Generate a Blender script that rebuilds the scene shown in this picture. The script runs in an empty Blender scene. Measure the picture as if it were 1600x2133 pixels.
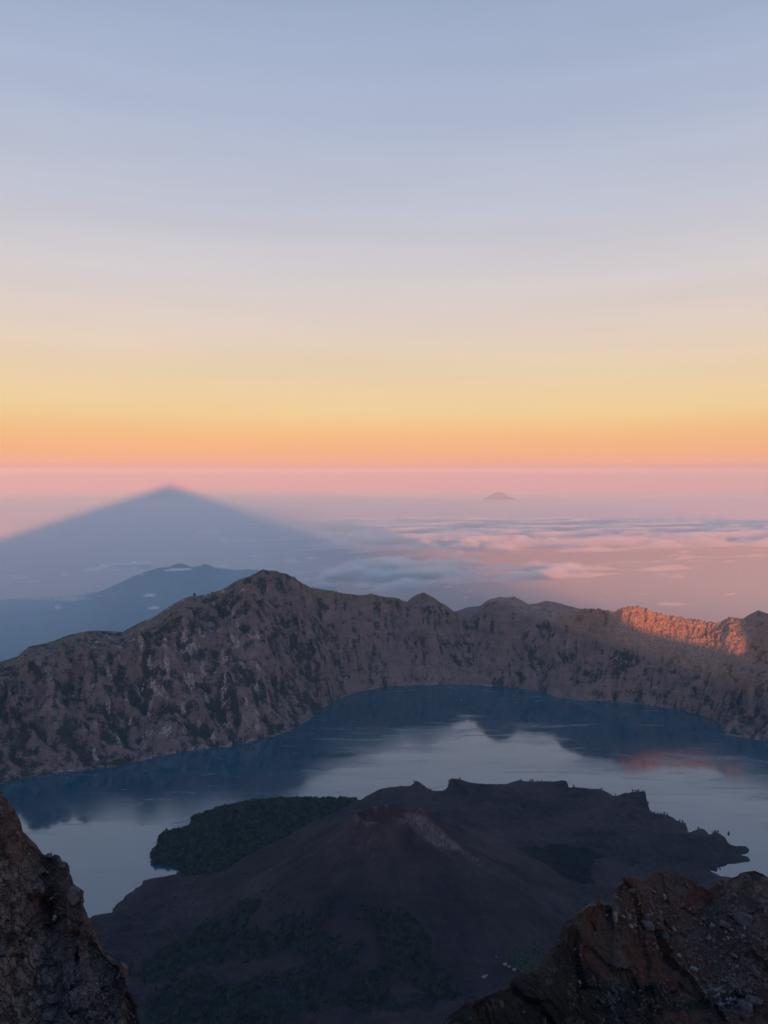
import bpy, bmesh, math, random
import numpy as np
from mathutils import Vector, Matrix

R = math.radians
scene = bpy.context.scene
# ------------------------------------------------------------------ camera
F = 1602.0                      # focal length in pixels of the 1600x2133 photograph
CX, CY, EYE = 800.0, 1066.5, 990.0
PITCH = math.atan((CY - EYE) / F)
CAMZ = 1500.0                   # the lake is z = 0, metres

cam_d = bpy.data.cameras.new("camera")
cam = bpy.data.objects.new("camera", cam_d)
scene.collection.objects.link(cam)
cam.location = (0, 0, CAMZ)
cam.rotation_euler = (R(90) - PITCH, 0, 0)
cam_d.sensor_fit = 'AUTO'
cam_d.sensor_width = 36.0
cam_d.lens = 36.0 * F / 2133.0
cam_d.clip_start = 0.5
cam_d.clip_end = 900000
scene.camera = cam


def ray(px, py):
    """direction of a photograph pixel: azimuth (0 = +Y, right positive), tan of elevation"""
    c = (px - CX) / F
    s = -(py - CY) / F
    dx = c
    dy = math.cos(PITCH) + s * math.sin(PITCH)
    dz = -math.sin(PITCH) + s * math.cos(PITCH)
    h = math.hypot(dx, dy)
    return math.atan2(dx, dy), dz / h


def on_plane(px, py, z):
    a, e = ray(px, py)
    d = (z - CAMZ) / e
    return np.array((math.sin(a) * d, math.cos(a) * d))


# ------------------------------------------------------------------ light
ANTI_AZ, ANTI_E = ray(355, 1010)            # where the mountain's shadow converges
SUN_EL = math.atan(-ANTI_E)
sdir = Vector((math.sin(ANTI_AZ), math.cos(ANTI_AZ), ANTI_E)).normalized()
sun_d = bpy.data.lights.new("sun", 'SUN')
sun_d.energy = 5.0
sun_d.angle = R(0.8)
sun_d.color = (1.0, 0.30, 0.07)
sun = bpy.data.objects.new("sun", sun_d)
scene.collection.objects.link(sun)
sun.rotation_euler = sdir.to_track_quat('-Z', 'Y').to_euler()

world = bpy.data.worlds.new("World")
scene.world = world
world.use_nodes = True
wn = world.node_tree
wn.nodes.clear()


def lin(r, g, b, k=1.0):
    f = lambda c: ((c / 255 + 0.055) / 1.055) ** 2.4 if c > 10 else c / 255 / 12.92
    return (f(r) * k, f(g) * k, f(b) * k, 1.0)


def wnode(t, **kw):
    n = wn.nodes.new(t)
    for k, v in kw.items():
        setattr(n, k, v)
    return n


wout = wnode('ShaderNodeOutputWorld')
tc = wnode('ShaderNodeTexCoord')
sep = wnode('ShaderNodeSeparateXYZ')
wn.links.new(tc.outputs['Generated'], sep.inputs[0])
asin = wnode('ShaderNodeMath', operation='ARCSINE')
wn.links.new(sep.outputs['Z'], asin.inputs[0])
mr = wnode('ShaderNodeMapRange')
mr.inputs[1].default_value = R(-10)
mr.inputs[2].default_value = R(90)
wn.links.new(asin.outputs[0], mr.inputs[0])
ramp = wnode('ShaderNodeValToRGB')
wn.links.new(mr.outputs[0], ramp.inputs[0])
SKY = [(-10, (140, 120, 125)), (-3, (160, 90, 75)), (-1.3, (150, 95, 78)), (-0.6, (172, 94, 64)), (0.0, (150, 75, 42)), (0.4, (158, 88, 48)), (0.9, (224, 154, 90)),
       (1.6, (238, 172, 108)), (2.9, (242, 188, 120)), (4.6, (240, 210, 150)), (6.8, (236, 212, 172)),
       (10.0, (229, 212, 198)), (13.5, (217, 210, 211)), (18.3, (195, 200, 215)), (24.0, (176, 188, 213)),
       (31.0, (158, 175, 205)), (50.0, (120, 168, 228)), (90.0, (92, 152, 234))]
cr = ramp.color_ramp
cr.interpolation = 'B_SPLINE' if False else 'LINEAR'
while len(cr.elements) < len(SKY):
    cr.elements.new(0.5)
for i, (d, c) in enumerate(SKY):
    cr.elements[i].position = (d + 10) / 100.0
for i, (d, c) in enumerate(SKY):
    cr.elements[i].color = lin(*c)
bg = wnode('ShaderNodeBackground')
bg.inputs[1].default_value = 0.64
# the sky is brighter towards the sunrise (behind the camera)
dot = wnode('ShaderNodeVectorMath', operation='DOT_PRODUCT')
wn.links.new(tc.outputs['Generated'], dot.inputs[0])
dot.inputs[1].default_value = tuple(-sdir)
glow = wnode('ShaderNodeMapRange', interpolation_type='SMOOTHSTEP')
glow.inputs[1].default_value = -0.2; glow.inputs[2].default_value = 1.0
glow.inputs[3].default_value = 0.67; glow.inputs[4].default_value = 0.85
wn.links.new(dot.outputs['Value'], glow.inputs[0])
wn.links.new(glow.outputs[0], bg.inputs[1])
wmap = wnode('ShaderNodeMapping'); wmap.inputs['Scale'].default_value = (2.2, 2.2, 26)
wn.links.new(tc.outputs['Generated'], wmap.inputs[0])
wnz = wnode('ShaderNodeTexNoise'); wnz.inputs['Scale'].default_value = 1.0; wnz.inputs['Detail'].default_value = 5
wn.links.new(wmap.outputs[0], wnz.inputs['Vector'])
wr = wnode('ShaderNodeMapRange'); wr.inputs[1].default_value = .3; wr.inputs[2].default_value = .7; wr.inputs[3].default_value = .965; wr.inputs[4].default_value = 1.03
wn.links.new(wnz.outputs[0], wr.inputs[0])
wsc = wnode('ShaderNodeVectorMath', operation='SCALE')
wn.links.new(ramp.outputs[0], wsc.inputs[0]); wn.links.new(wr.outputs[0], wsc.inputs['Scale'])
wn.links.new(wsc.outputs[0], bg.inputs[0])
sky = wnode('ShaderNodeTexSky')
sky.sky_type = 'NISHITA'
sky.sun_disc = False
sky.sun_elevation = max(SUN_EL, R(0.3))
sky.sun_rotation = math.pi + ANTI_AZ
sky.altitude = 3500
bg2 = wnode('ShaderNodeBackground')
bg2.inputs[1].default_value = 0.005
wn.links.new(sky.outputs[0], bg2.inputs[0])
addw = wnode('ShaderNodeAddShader')
wn.links.new(bg.outputs[0], addw.inputs[0])
wn.links.new(bg2.outputs[0], addw.inputs[1])
wn.links.new(addw.outputs[0], wout.inputs[0])

scene.view_settings.view_transform = 'Standard'
scene.view_settings.look = 'None'
scene.view_settings.gamma = 1.0
scene.view_settings.exposure = 0.5
scene.view_settings.use_curve_mapping = False
scene.render.engine = 'CYCLES'
scene.cycles.volume_bounces = 1
scene.cycles.max_bounces = 6
scene.cycles.use_denoising = True
scene.cycles.use_adaptive_sampling = True
scene.cycles.adaptive_threshold = 0.02

HAZE_DENSITY = 1.3e-5
HAZE_COLOR = (0.48, 0.78, 1.0, 1)
HAZE_ANISO = -0.2

# ------------------------------------------------------------------ helpers


def tag(o, label=None, cat=None, group=None, kind=None):
    if label: o["label"] = label
    if cat: o["category"] = cat
    if group: o["group"] = group
    if kind: o["kind"] = kind
    return o


def empty(name, loc=(0, 0, 0), rot=(0, 0, 0)):
    o = bpy.data.objects.new(name, None)
    scene.collection.objects.link(o)
    o.location = loc
    o.rotation_euler = rot
    o.empty_display_size = 0.1
    return o


def mesh_from(name, co, faces, smooth=True):
    """co (n,3) array, faces (m,4) or (m,3) array"""
    me = bpy.data.meshes.new(name)
    co = np.asarray(co, dtype=np.float32)
    faces = np.asarray(faces, dtype=np.int32)
    m, k = faces.shape
    me.vertices.add(len(co))
    me.vertices.foreach_set("co", co.ravel())
    me.loops.add(m * k)
    me.loops.foreach_set("vertex_index", faces.ravel())
    me.polygons.add(m)
    me.polygons.foreach_set("loop_start", np.arange(0, m * k, k, dtype=np.int32))
    me.polygons.foreach_set("use_smooth", np.full(m, smooth))
    me.update(calc_edges=True)
    me.validate()
    return me


def link(name, me, mat=None, parent=None):
    o = bpy.data.objects.new(name, me)
    scene.collection.objects.link(o)
    if mat: me.materials.clear(); me.materials.append(mat)
    if parent: o.parent = parent
    return o


def grid_faces(nr, nc):
    i = np.arange(nr - 1)[:, None] * nc + np.arange(nc - 1)[None, :]
    return np.stack([i, i + 1, i + nc + 1, i + nc], -1).reshape(-1, 4)


def add_attr(me, name, rgb):
    a = me.color_attributes.new(name, 'FLOAT_COLOR', 'POINT')
    c = np.ones((len(me.vertices), 4), dtype=np.float32)
    rgb = np.asarray(rgb)
    c[:, :rgb.shape[1]] = rgb
    a.data.foreach_set("color", c.ravel())


def _hash(ix, iy, iz, seed):
    h = (ix.astype(np.uint32) * np.uint32(374761393) + iy.astype(np.uint32) * np.uint32(668265263)
         + iz.astype(np.uint32) * np.uint32(2147483647 - 12345) + np.uint32(seed * 974711 + 17))
    h = (h ^ (h >> np.uint32(13))) * np.uint32(1274126177)
    h = (h ^ (h >> np.uint32(16))) * np.uint32(2246822519)
    return h ^ (h >> np.uint32(15))


def perlin2(x, y, seed=0):
    x = np.asarray(x, dtype=np.float64); y = np.asarray(y, dtype=np.float64)
    x, y = np.broadcast_arrays(x, y)
    xi = np.floor(x).astype(np.int64); yi = np.floor(y).astype(np.int64)
    xf = x - xi; yf = y - yi
    u = xf * xf * xf * (xf * (xf * 6 - 15) + 10); v = yf * yf * yf * (yf * (yf * 6 - 15) + 10)
    z0 = np.zeros_like(xi)

    def g(ox, oy):
        a = _hash(xi + ox, yi + oy, z0, seed).astype(np.float64) * (2 * math.pi / 4294967296.0)
        return np.cos(a) * (xf - ox) + np.sin(a) * (yf - oy)
    a = g(0, 0); b = g(1, 0); c = g(0, 1); d = g(1, 1)
    return 1.5 * ((a + (b - a) * u) + ((c + (d - c) * u) - (a + (b - a) * u)) * v)


def perlin3(x, y, z, seed=0):
    xi = np.floor(x).astype(np.int64); yi = np.floor(y).astype(np.int64); zi = np.floor(z).astype(np.int64)
    xf = x - xi; yf = y - yi; zf = z - zi
    f = lambda t: t * t * t * (t * (t * 6 - 15) + 10)
    u, v, w = f(xf), f(yf), f(zf)

    def g(ox, oy, oz):
        h = _hash(xi + ox, yi + oy, zi + oz, seed)
        a = (h & np.uint32(0xffff)).astype(np.float64) * (2 * math.pi / 65536)
        c = (h >> np.uint32(16)).astype(np.float64) / 32768 - 1
        s = np.sqrt(np.maximum(0, 1 - c * c))
        return s * np.cos(a) * (xf - ox) + s * np.sin(a) * (yf - oy) + c * (zf - oz)
    l = lambda a, b, t: a + (b - a) * t
    return 1.5 * l(l(l(g(0, 0, 0), g(1, 0, 0), u), l(g(0, 1, 0), g(1, 1, 0), u), v),
                   l(l(g(0, 0, 1), g(1, 0, 1), u), l(g(0, 1, 1), g(1, 1, 1), u), v), w)


def fbm2(x, y, octs=5, seed=0, gain=0.5):
    s = 0; a = 1.0; f = 1.0
    for k in range(octs):
        s = s + a * perlin2(x * f, y * f, seed + k); a *= gain; f *= 2.03
    return s


def ridged2(x, y, octs=5, seed=0, gain=0.5):
    """about 0..1, sharp crests near 1"""
    s = 0; a = 1.0; f = 1.0; t = 0; w = 1.0
    for k in range(octs):
        n = (1 - np.abs(perlin2(x * f, y * f, seed + k) * 1.3)) ** 2
        s = s + a * n * w; t += a; w = np.clip(n * 1.4, 0, 1); a *= gain; f *= 2.07
    return s / t


def sstep(a, b, x):
    t = np.clip((x - a) / (b - a), 0, 1)
    return t * t * (3 - 2 * t)


def interp(x, pts, j=1):
    p = sorted(pts)
    return np.interp(x, [q[0] for q in p], [q[j] for q in p])


# ------------------------------------------------------------------ materials
class Mat:
    def __init__(self, name, rough=0.9, spec=0.2):
        self.m = bpy.data.materials.new(name)
        self.m.use_nodes = True
        self.t = self.m.node_tree
        self.t.nodes.clear()
        self.out = self.t.nodes.new('ShaderNodeOutputMaterial')
        self.b = self.t.nodes.new('ShaderNodeBsdfPrincipled')
        self.b.inputs['Roughness'].default_value = rough
        self.b.inputs['Specular IOR Level'].default_value = spec
        self.t.links.new(self.b.outputs[0], self.out.inputs[0])
        self.pos = self.t.nodes.new('ShaderNodeTexCoord').outputs['Object']

    def lk(self, a, b): self.t.links.new(a, b)

    def mapping(self, scale=(1, 1, 1), rot=(0, 0, 0), src=None):
        n = self.t.nodes.new('ShaderNodeMapping')
        n.inputs['Scale'].default_value = scale
        n.inputs['Rotation'].default_value = rot
        self.lk(src or self.pos, n.inputs[0])
        return n.outputs[0]

    def noise(self, scale, detail=6, rough=0.55, src=None, dist=0.0):
        n = self.t.nodes.new('ShaderNodeTexNoise')
        n.inputs['Scale'].default_value = scale
        n.inputs['Detail'].default_value = detail
        n.inputs['Roughness'].default_value = rough
        n.inputs['Distortion'].default_value = dist
        self.lk(src or self.pos, n.inputs['Vector'])
        return n.outputs[0]

    def voronoi(self, scale, feature='F1', src=None, out=0):
        n = self.t.nodes.new('ShaderNodeTexVoronoi')
        n.feature = feature
        n.inputs['Scale'].default_value = scale
        self.lk(src or self.pos, n.inputs['Vector'])
        return n.outputs[out]

    def rng(self, src, a, b, c=0.0, d=1.0):
        n = self.t.nodes.new('ShaderNodeMapRange')
        n.inputs[1].default_value = a; n.inputs[2].default_value = b
        n.inputs[3].default_value = c; n.inputs[4].default_value = d
        n.interpolation_type = 'SMOOTHSTEP'
        self.lk(src, n.inputs[0])
        return n.outputs[0]

    def math(self, op, a, b=None):
        n = self.t.nodes.new('ShaderNodeMath'); n.operation = op
        for i, v in enumerate((a, b)):
            if v is None: continue
            if isinstance(v, (int, float)): n.inputs[i].default_value = v
            else: self.lk(v, n.inputs[i])
        return n.outputs[0]

    def mix(self, fac, a, b, mode='MIX'):
        n = self.t.nodes.new('ShaderNodeMix'); n.data_type = 'RGBA'; n.blend_type = mode
        for i, v in ((0, fac), (6, a), (7, b)):
            if isinstance(v, (int, float)): n.inputs[i].default_value = v
            elif isinstance(v, tuple): n.inputs[i].default_value = (*v[:3], 1)
            else: self.lk(v, n.inputs[i])
        return n.outputs[2]

    def attr(self, name):
        n = self.t.nodes.new('ShaderNodeVertexColor'); n.layer_name = name
        s = self.t.nodes.new('ShaderNodeSeparateColor')
        self.lk(n.outputs[0], s.inputs[0])
        return s.outputs[0], s.outputs[1], s.outputs[2]

    def slope_z(self):
        g = self.t.nodes.new('ShaderNodeNewGeometry')
        s = self.t.nodes.new('ShaderNodeSeparateXYZ')
        self.lk(g.outputs['Normal'], s.inputs[0])
        return s.outputs[2]

    def bump(self, h, dist=1.0, strength=0.6):
        n = self.t.nodes.new('ShaderNodeBump')
        n.inputs['Strength'].default_value = strength
        n.inputs['Distance'].default_value = dist
        self.lk(h, n.inputs['Height'])
        self.lk(n.outputs[0], self.b.inputs['Normal'])

    def color(self, c):
        if isinstance(c, tuple): self.b.inputs['Base Color'].default_value = (*c[:3], 1)
        else: self.lk(c, self.b.inputs['Base Color'])


def mat_wall():
    m = Mat('crater_wall_rock', 0.95, 0.1)
    veg, scar_sunlit, grass = m.attr('cover')
    st = m.mapping((0.014, 0.014, 0.007))
    n1 = m.noise(1.0, 8, 0.6, st)
    n2 = m.noise(0.02, 8, 0.65)
    n3 = m.noise(0.11, 6, 0.7)
    rock = m.mix(m.rng(n1, 0.35, 0.65), (0.10, 0.062, 0.059), (0.205, 0.13, 0.113))
    rock = m.mix(m.rng(n3, 0.3, 0.75), rock, (0.235, 0.152, 0.128), 'MIX')
    bands = m.noise(1.0, 5, 0.6, m.mapping((0.002, 0.002, 0.055)))
    rock = m.mix(m.rng(bands, 0.35, 0.7, 0.0, 0.45), rock, (0.095, 0.07, 0.07))
    rock = m.mix(m.math('MULTIPLY', grass, 0.85), rock, m.mix(m.rng(n2, .3, .7), (0.12, 0.083, 0.055), (0.19, 0.13, 0.088)))
    f = m.math('ADD', veg, m.math('MULTIPLY', m.math('SUBTRACT', n2, 0.5), 2.6))
    f = m.math('ADD', f, m.math('MULTIPLY', m.math('SUBTRACT', n3, 0.5), 3.0))
    c = m.mix(m.rng(f, 0.36, 0.62), rock, m.mix(m.rng(n3, .4, .6), (0.016, 0.018, 0.018), (0.042, 0.038, 0.03)))
    sc = m.math('MULTIPLY', scar_sunlit, m.rng(n3, 0.42, 0.6))
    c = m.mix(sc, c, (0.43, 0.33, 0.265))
    m.color(c)
    m.bump(m.math('ADD', m.noise(0.06, 8, 0.7), m.math('MULTIPLY', n1, 0.8)), 14.0, 0.8)
    return m.m


def mat_cone():
    m = Mat('volcanic_ground', 0.95, 0.08)
    veg, grey, black = m.attr('cover')
    n1 = m.noise(0.004, 6, 0.6); n2 = m.noise(0.02, 8, 0.65); n3 = m.noise(0.12, 6, 0.7)
    c = m.mix(m.rng(n1, 0.3, 0.7), (0.015, 0.011, 0.015), (0.056, 0.036, 0.038))
    c = m.mix(m.rng(n2, 0.35, 0.75, 0, 0.5), c, (0.058, 0.038, 0.038))
    c = m.mix(black, c, (0.006, 0.006, 0.007))
    c = m.mix(m.rng(grey, 0.05, 0.55, 0, .9), c, (0.075, 0.038, 0.034))
    n4 = m.noise(1.0, 6, 0.7, m.mapping((0.09, 0.035, 0.05), (0, 0, R(35))))
    g = m.math('MULTIPLY', m.rng(grey, 0.45, 0.95), m.rng(n4, 0.40, 0.60, 0.12, 1.0))
    c = m.mix(g, c, (0.135, 0.105, 0.10))
    v = m.rng(m.math('ADD', veg, m.math('MULTIPLY', m.math('SUBTRACT', n2, 0.5), 1.6)), 0.4, 0.6)
    c = m.mix(v, c, m.mix(m.rng(n3, .4, .6), (0.007, 0.010, 0.008), (0.016, 0.019, 0.013)))
    m.color(c)
    m.bump(m.math('ADD', n3, m.math('MULTIPLY', n2, 2)), 9.0, 0.9)
    return m.m


def mat_fore():
    m = Mat('foreground_rock', 0.92, 0.15)
    red, dark, vein = m.attr('cover')
    n1 = m.noise(0.25, 6, 0.6); n2 = m.noise(1.3, 8, 0.65); n3 = m.noise(7.0, 6, 0.7)
    v = m.voronoi(1.6, 'DISTANCE_TO_EDGE', m.pos)
    c = m.mix(m.rng(n2, 0.3, 0.7), (0.105, 0.071, 0.062), (0.235, 0.165, 0.142))
    r = m.mix(m.rng(n2, 0.3, 0.7), (0.045, 0.017, 0.011), (0.12, 0.041, 0.026))
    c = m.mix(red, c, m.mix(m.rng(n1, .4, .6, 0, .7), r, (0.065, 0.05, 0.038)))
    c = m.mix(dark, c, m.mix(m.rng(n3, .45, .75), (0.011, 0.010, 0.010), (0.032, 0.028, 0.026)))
    vv = m.math('MULTIPLY', vein, m.rng(m.noise(1.7, 8, 0.75), 0.5, 0.56))
    c = m.mix(vv, c, (0.24, 0.20, 0.17))
    c = m.mix(m.rng(n3, 0.6, 0.8, 0, 0.35), c, (0.2, 0.165, 0.15))
    wp = m.t.nodes.new('ShaderNodeVectorMath'); wp.operation = 'ADD'
    nn = m.t.nodes.new('ShaderNodeTexNoise'); nn.inputs['Scale'].default_value = 0.9; nn.inputs['Detail'].default_value = 5
    m.lk(m.pos, nn.inputs['Vector'])
    sc_ = m.t.nodes.new('ShaderNodeVectorMath'); sc_.operation = 'SCALE'; sc_.inputs['Scale'].default_value = 2.4
    m.lk(nn.outputs[1], sc_.inputs[0]); m.lk(m.pos, wp.inputs[0]); m.lk(sc_.outputs[0], wp.inputs[1])
    ck1 = m.rng(m.voronoi(0.55, 'DISTANCE_TO_EDGE', wp.outputs[0]), 0.0, 0.07)
    ck2 = m.rng(m.voronoi(1.5, 'DISTANCE_TO_EDGE', wp.outputs[0]), 0.0, 0.10)
    soft = m.math('SUBTRACT', 1.0, m.math('MULTIPLY', red, 0.8))
    ck = m.math('MULTIPLY', ck1, m.math('ADD', m.math('MULTIPLY', ck2, 0.5), 0.5))
    c = m.mix(m.math('MULTIPLY', m.math('SUBTRACT', 1.0, ck), m.math('MULTIPLY', soft, 0.75)), c, (0.022, 0.017, 0.018))
    m.color(c)
    hh = m.math('ADD', m.noise(4.0, 9, 0.7), m.math('MULTIPLY', n2, 1.5))
    m.bump(m.math('ADD', hh, m.math('MULTIPLY', ck, m.math('MULTIPLY', soft, 1.2))), 0.24, 1.0)
    return m.m


def mat_stone(name, c1, c2):
    m = Mat(name, 0.9, 0.2)
    n = m.noise(2.5, 8, 0.65)
    m.color(m.mix(m.rng(n, 0.3, 0.7), c1, c2))
    m.bump(m.noise(6.0, 8, 0.7), 0.08, 0.7)
    return m.m


def mat_water():
    m = Mat('lake_water', 0.08, 0.5)
    m.b.inputs['IOR'].default_value = 2.35
    n = m.noise(1.0, 6, 0.6, m.mapping((0.0009, 0.0022, 1), (0, 0, R(-18))), 1.2)
    m.color(m.mix(m.rng(n, .35, .65), (0.001, 0.040, 0.064), (0.002, 0.055, 0.076)))
    f = m.noise(1.0, 8, 0.62, m.mapping((0.0005, 0.0015, 1), (0, 0, R(-24))), 1.4)
    f2 = m.noise(1.0, 6, 0.65, m.mapping((0.0016, 0.0085, 1), (0, 0, R(-17))), 2.2)
    m.lk(m.math('ADD', m.rng(f, 0.42, 0.66, 0.06, 0.20), m.rng(f2, 0.52, 0.70, 0.0, 0.20)), m.b.inputs['Roughness'])
    m.bump(m.noise(1.0, 4, 0.6, m.mapping((0.012, 0.03, 1), (0, 0, R(-20)))), 0.5, 0.25)
    return m.m


def mat_plain(name, c1, c2, scale, rough=0.95, spec=0.1):
    m = Mat(name, rough, spec)
    m.color(m.mix(m.rng(m.noise(scale, 6, 0.6), 0.35, 0.65), c1, c2))
    return m.m


def mat_volume(name, color, dens, aniso=0.0):
    m = bpy.data.materials.new(name); m.use_nodes = True
    t = m.node_tree; t.nodes.clear()
    o = t.nodes.new('ShaderNodeOutputMaterial')
    v = t.nodes.new('ShaderNodeVolumePrincipled')
    v.inputs['Color'].default_value = color
    v.inputs['Density'].default_value = dens
    v.inputs['Anisotropy'].default_value = aniso
    v.inputs['Absorption Color'].default_value = (1, 1, 1, 1)
    t.links.new(v.outputs[0], o.inputs['Volume'])
    return m


# ================================================================== TERRAIN
# ---- crater wall -------------------------------------------------
SHORE = [(-900, 1830), (-400, 1720), (-150, 1668), (0, 1635), (45, 1622), (90, 1612), (170, 1604), (240, 1597), (310, 1580),
         (360, 1569), (425, 1559), (480, 1555), (530, 1542), (575, 1532), (615, 1515), (650, 1495), (670, 1475),
         (715, 1452), (750, 1440), (800, 1431), (890, 1426), (965, 1426), (1040, 1430), (1100, 1436), (1135, 1442),
         (1155, 1451), (1220, 1460), (1280, 1460), (1340, 1467), (1410, 1477), (1470, 1492), (1500, 1505),
         (1515, 1530), (1560, 1538), (1600, 1543), (1750, 1575), (2100, 1650), (2600, 1760)]
RIDGE = [(-900, 1480), (-400, 1420), (-100, 1392), (0, 1379), (35, 1369), (60, 1347), (100, 1339), (150, 1321), (200, 1314),
         (255, 1316), (285, 1300), (320, 1285), (350, 1265), (380, 1250), (400, 1243), (440, 1237), (470, 1225),
         (490, 1212), (530, 1197), (547, 1188), (570, 1189), (600, 1198), (630, 1215), (650, 1225), (685, 1230),
         (720, 1237), (750, 1240), (775, 1237), (800, 1245), (825, 1247), (847, 1254), (865, 1240), (882, 1235),
         (900, 1243), (920, 1257), (945, 1274), (975, 1285), (992, 1281), (1000, 1267), (1020, 1255), (1040, 1252),
         (1060, 1260), (1080, 1281), (1120, 1287), (1155, 1295), (1170, 1280), (1210, 1270), (1250, 1271),
         (1280, 1277), (1300, 1267), (1325, 1261), (1350, 1270), (1375, 1281), (1415, 1287), (1450, 1292),
         (1490, 1299), (1520, 1287), (1545, 1290), (1555, 1297), (1600, 1294), (1700, 1290), (2100, 1300), (2600, 1330)]
RDIST = [(-900, 4600), (-400, 4800), (0, 4950), (100, 5050), (300, 5200), (550, 5350), (700, 5600), (870, 5930),
         (1000, 5950), (1150, 5750), (1300, 5600), (1400, 5640), (1545, 5640), (1600, 5640), (2100, 5600), (2600, 5400)]


def az_table(pts):
    return sorted((ray(x, y)[0], x, y) for x, y in pts)


def polar_outline(pts, az):
    """tan elevation of an outline at azimuths az"""
    t = sorted((ray(x, y)) for x, y in pts)
    return np.interp(az, [q[0] for q in t], [q[1] for q in t])


def px_of_az(az):
    return CX + F * np.tan(az) * 0.985      # close enough to look up per-column values


def ridge_D(az):
    return np.interp(px_of_az(az), [p[0] for p in RDIST], [p[1] for p in RDIST])


wall_mat = mat_wall()


def build_wall():
    az = np.radians(np.linspace(-40, 38, 1420))
    px = px_of_az(az)
    e_s = polar_outline(SHORE, az)
    Rs = -CAMZ / e_s
    Rs = Rs + 14 * fbm2(az * 90, 0 * az, 4, 5)
    e_r = polar_outline(RIDGE, az)
    Rr = ridge_D(az)
    hr = CAMZ + Rr * e_r
    nb, nf, no = 6, 300, 46
    t = np.concatenate([np.linspace(-0.25, -0.01, nb), np.linspace(0, 1, nf) ** 1.0, np.zeros(no)])
    nr = len(t)
    T = t[:, None] + 0 * az[None, :]
    kk = np.hanning(181); kk /= kk.sum()
    Rss = np.convolve(np.pad(Rs, 90, mode='edge'), kk, mode='valid')
    Rg = Rss[None] + T * (Rr - Rss)[None] + (Rs - Rss)[None] * np.clip(1 - T, 0, 1.2) ** 4
    # profile: how soon the wall rises; a gentle upland behind the lip at the left
    lip_t = interp(px, [(-400, .55), (0, .54), (200, .56), (330, .66), (450, .8), (560, .93), (700, .93), (900, .97), (2000, .97)])
    lip_h = interp(px, [(-400, .95), (0, .95), (120, .95), (250, .90), (330, .88), (450, .90), (560, .94), (700, .95), (900, .98), (2000, .98)])
    tt = np.clip(T, 0, 1)
    low = np.clip(tt / lip_t[None], 0, 1)
    talus = interp(px, [(-400, 1.05), (500, 1.1), (750, 1.25), (1100, 1.35), (1250, 1.25), (1600, 1.1)])
    prof = lip_h[None] * low ** talus[None] + (1 - lip_h[None]) * sstep(0, 1, (tt - lip_t[None]) / (1 - lip_t[None])) ** 0.8
    Z = hr[None] * prof
    arc = az[None] * 4900 + 0 * Rg
    dr = (Rr[None] - Rg)
    shear = interp(px, [(-400, -.3), (150, -.35), (420, -.6), (650, -.35), (850, -.05), (1100, 0.05), (1300, .12), (1600, .6)])[None]
    s = arc + shear * dr
    wx = 170 * fbm2(arc / 900, Rg / 600, 3, 21) + 45 * fbm2(arc / 170, Rg / 130, 3, 22)
    g1 = ridged2((s + wx) / 640, dr / 1100, 3, 31)
    g2 = ridged2((s + wx) / 230, dr / 420 + 0.3 * g1, 5, 41)
    g3 = ridged2((s + wx * .7) / 74, dr / 120, 5, 51)
    g4 = fbm2(s / 22, dr / 45, 4, 61)
    env = np.clip(tt, 0, 1) ** 0.6 * np.clip((1 - tt), 0, 1) ** 0.55 * 1.7
    amp = interp(px, [(-400, 1.2), (0, 1.2), (500, 1.2), (760, .65), (1150, .55), (1280, .8), (1600, 1.1)])[None]
    upland = sstep(lip_t[None] - .02, lip_t[None] + .1, tt) * (1 - sstep(380, 620, px))[None]
    amp = amp * (1 - .75 * upland)
    amp = amp * (1 - .6 * sstep(.35, .65, tt) * interp(px, [(1340, 0), (1400, 1), (1620, 1), (1700, 0)])[None])
    rel = amp * env * (210 * (g1 - .42) + 130 * (g2 - .38) + 60 * (g3 - .36)) + amp * np.clip(env * 2, .35, 1) * 7 * g4
    # named spurs in the photograph, left part of the wall: (px,py) crest to foot, width
    rel = rel + env * 20 * (ridged2((s + .4 * wx) / 34, dr / 300, 3, 96) - .4) * interp(px, [(500, .3), (750, 1), (1350, 1), (1600, .5)])[None]
    SP = [(58, .5, 95, 85, 70), (-140, .6, -60, 80, 110), (290, .7, 400, 55, 90), (420, .85, 540, 45, 70), (545, .97, 500, 60, 110), (600, .95, 690, 50, 90),
          (720, .95, 770, 35, 60), (870, .98, 868, 48, 110), (1035, .98, 1020, 46, 90), (1165, .98, 1150, 26, 60), (1310, .98, 1275, 50, 70), (1420, .6, 1380, 30, 45),
          (1585, .55, 1500, 60, 80), (1700, .5, 1600, 60, 80)]
    pxw = px[None] + 14 * fbm2(arc / 150, Rg / 120, 3, 77)
    for x1, t1, x0, wd, am in SP:
        q = np.clip(tt / t1, 0, 1.2)
        cx_ = x0 + (x1 - x0) * q
        w_ = wd * (1.5 - .7 * np.clip(q, 0, 1))
        sp = np.clip(1 - np.abs(pxw - cx_) / w_, 0, 1)
        rel = rel + am * (sp ** 1.2) * np.clip(tt * 3, 0, 1) * sstep(1.0, .7, tt / max(t1, .6) * .98)
    Z = Z + rel
    Z = np.where(T > lip_t[None] * .9, np.minimum(Z, hr[None] * (lip_h[None] + (1.06 - lip_h[None]) * sstep(.5, 1, tt)) + 20), Z)
    lim = 10 + 1.02 * (Rg - Rs[None]); kz = np.where(px[None] < 640, 1.0, 0.0)
    Z = Z - kz * np.maximum(Z - lim, 0) * .9
    Z = np.where(T < 0.0, T * 60, np.maximum(Z, 1.5 + 2 * tt))
    # crest: small teeth
    teeth = (3.0 * fbm2(arc / 30, Rg / 40, 4, 71) + 4 * np.maximum(0, fbm2(arc / 11, Rg / 20, 3, 72))) * sstep(.93, 1, tt)
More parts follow.
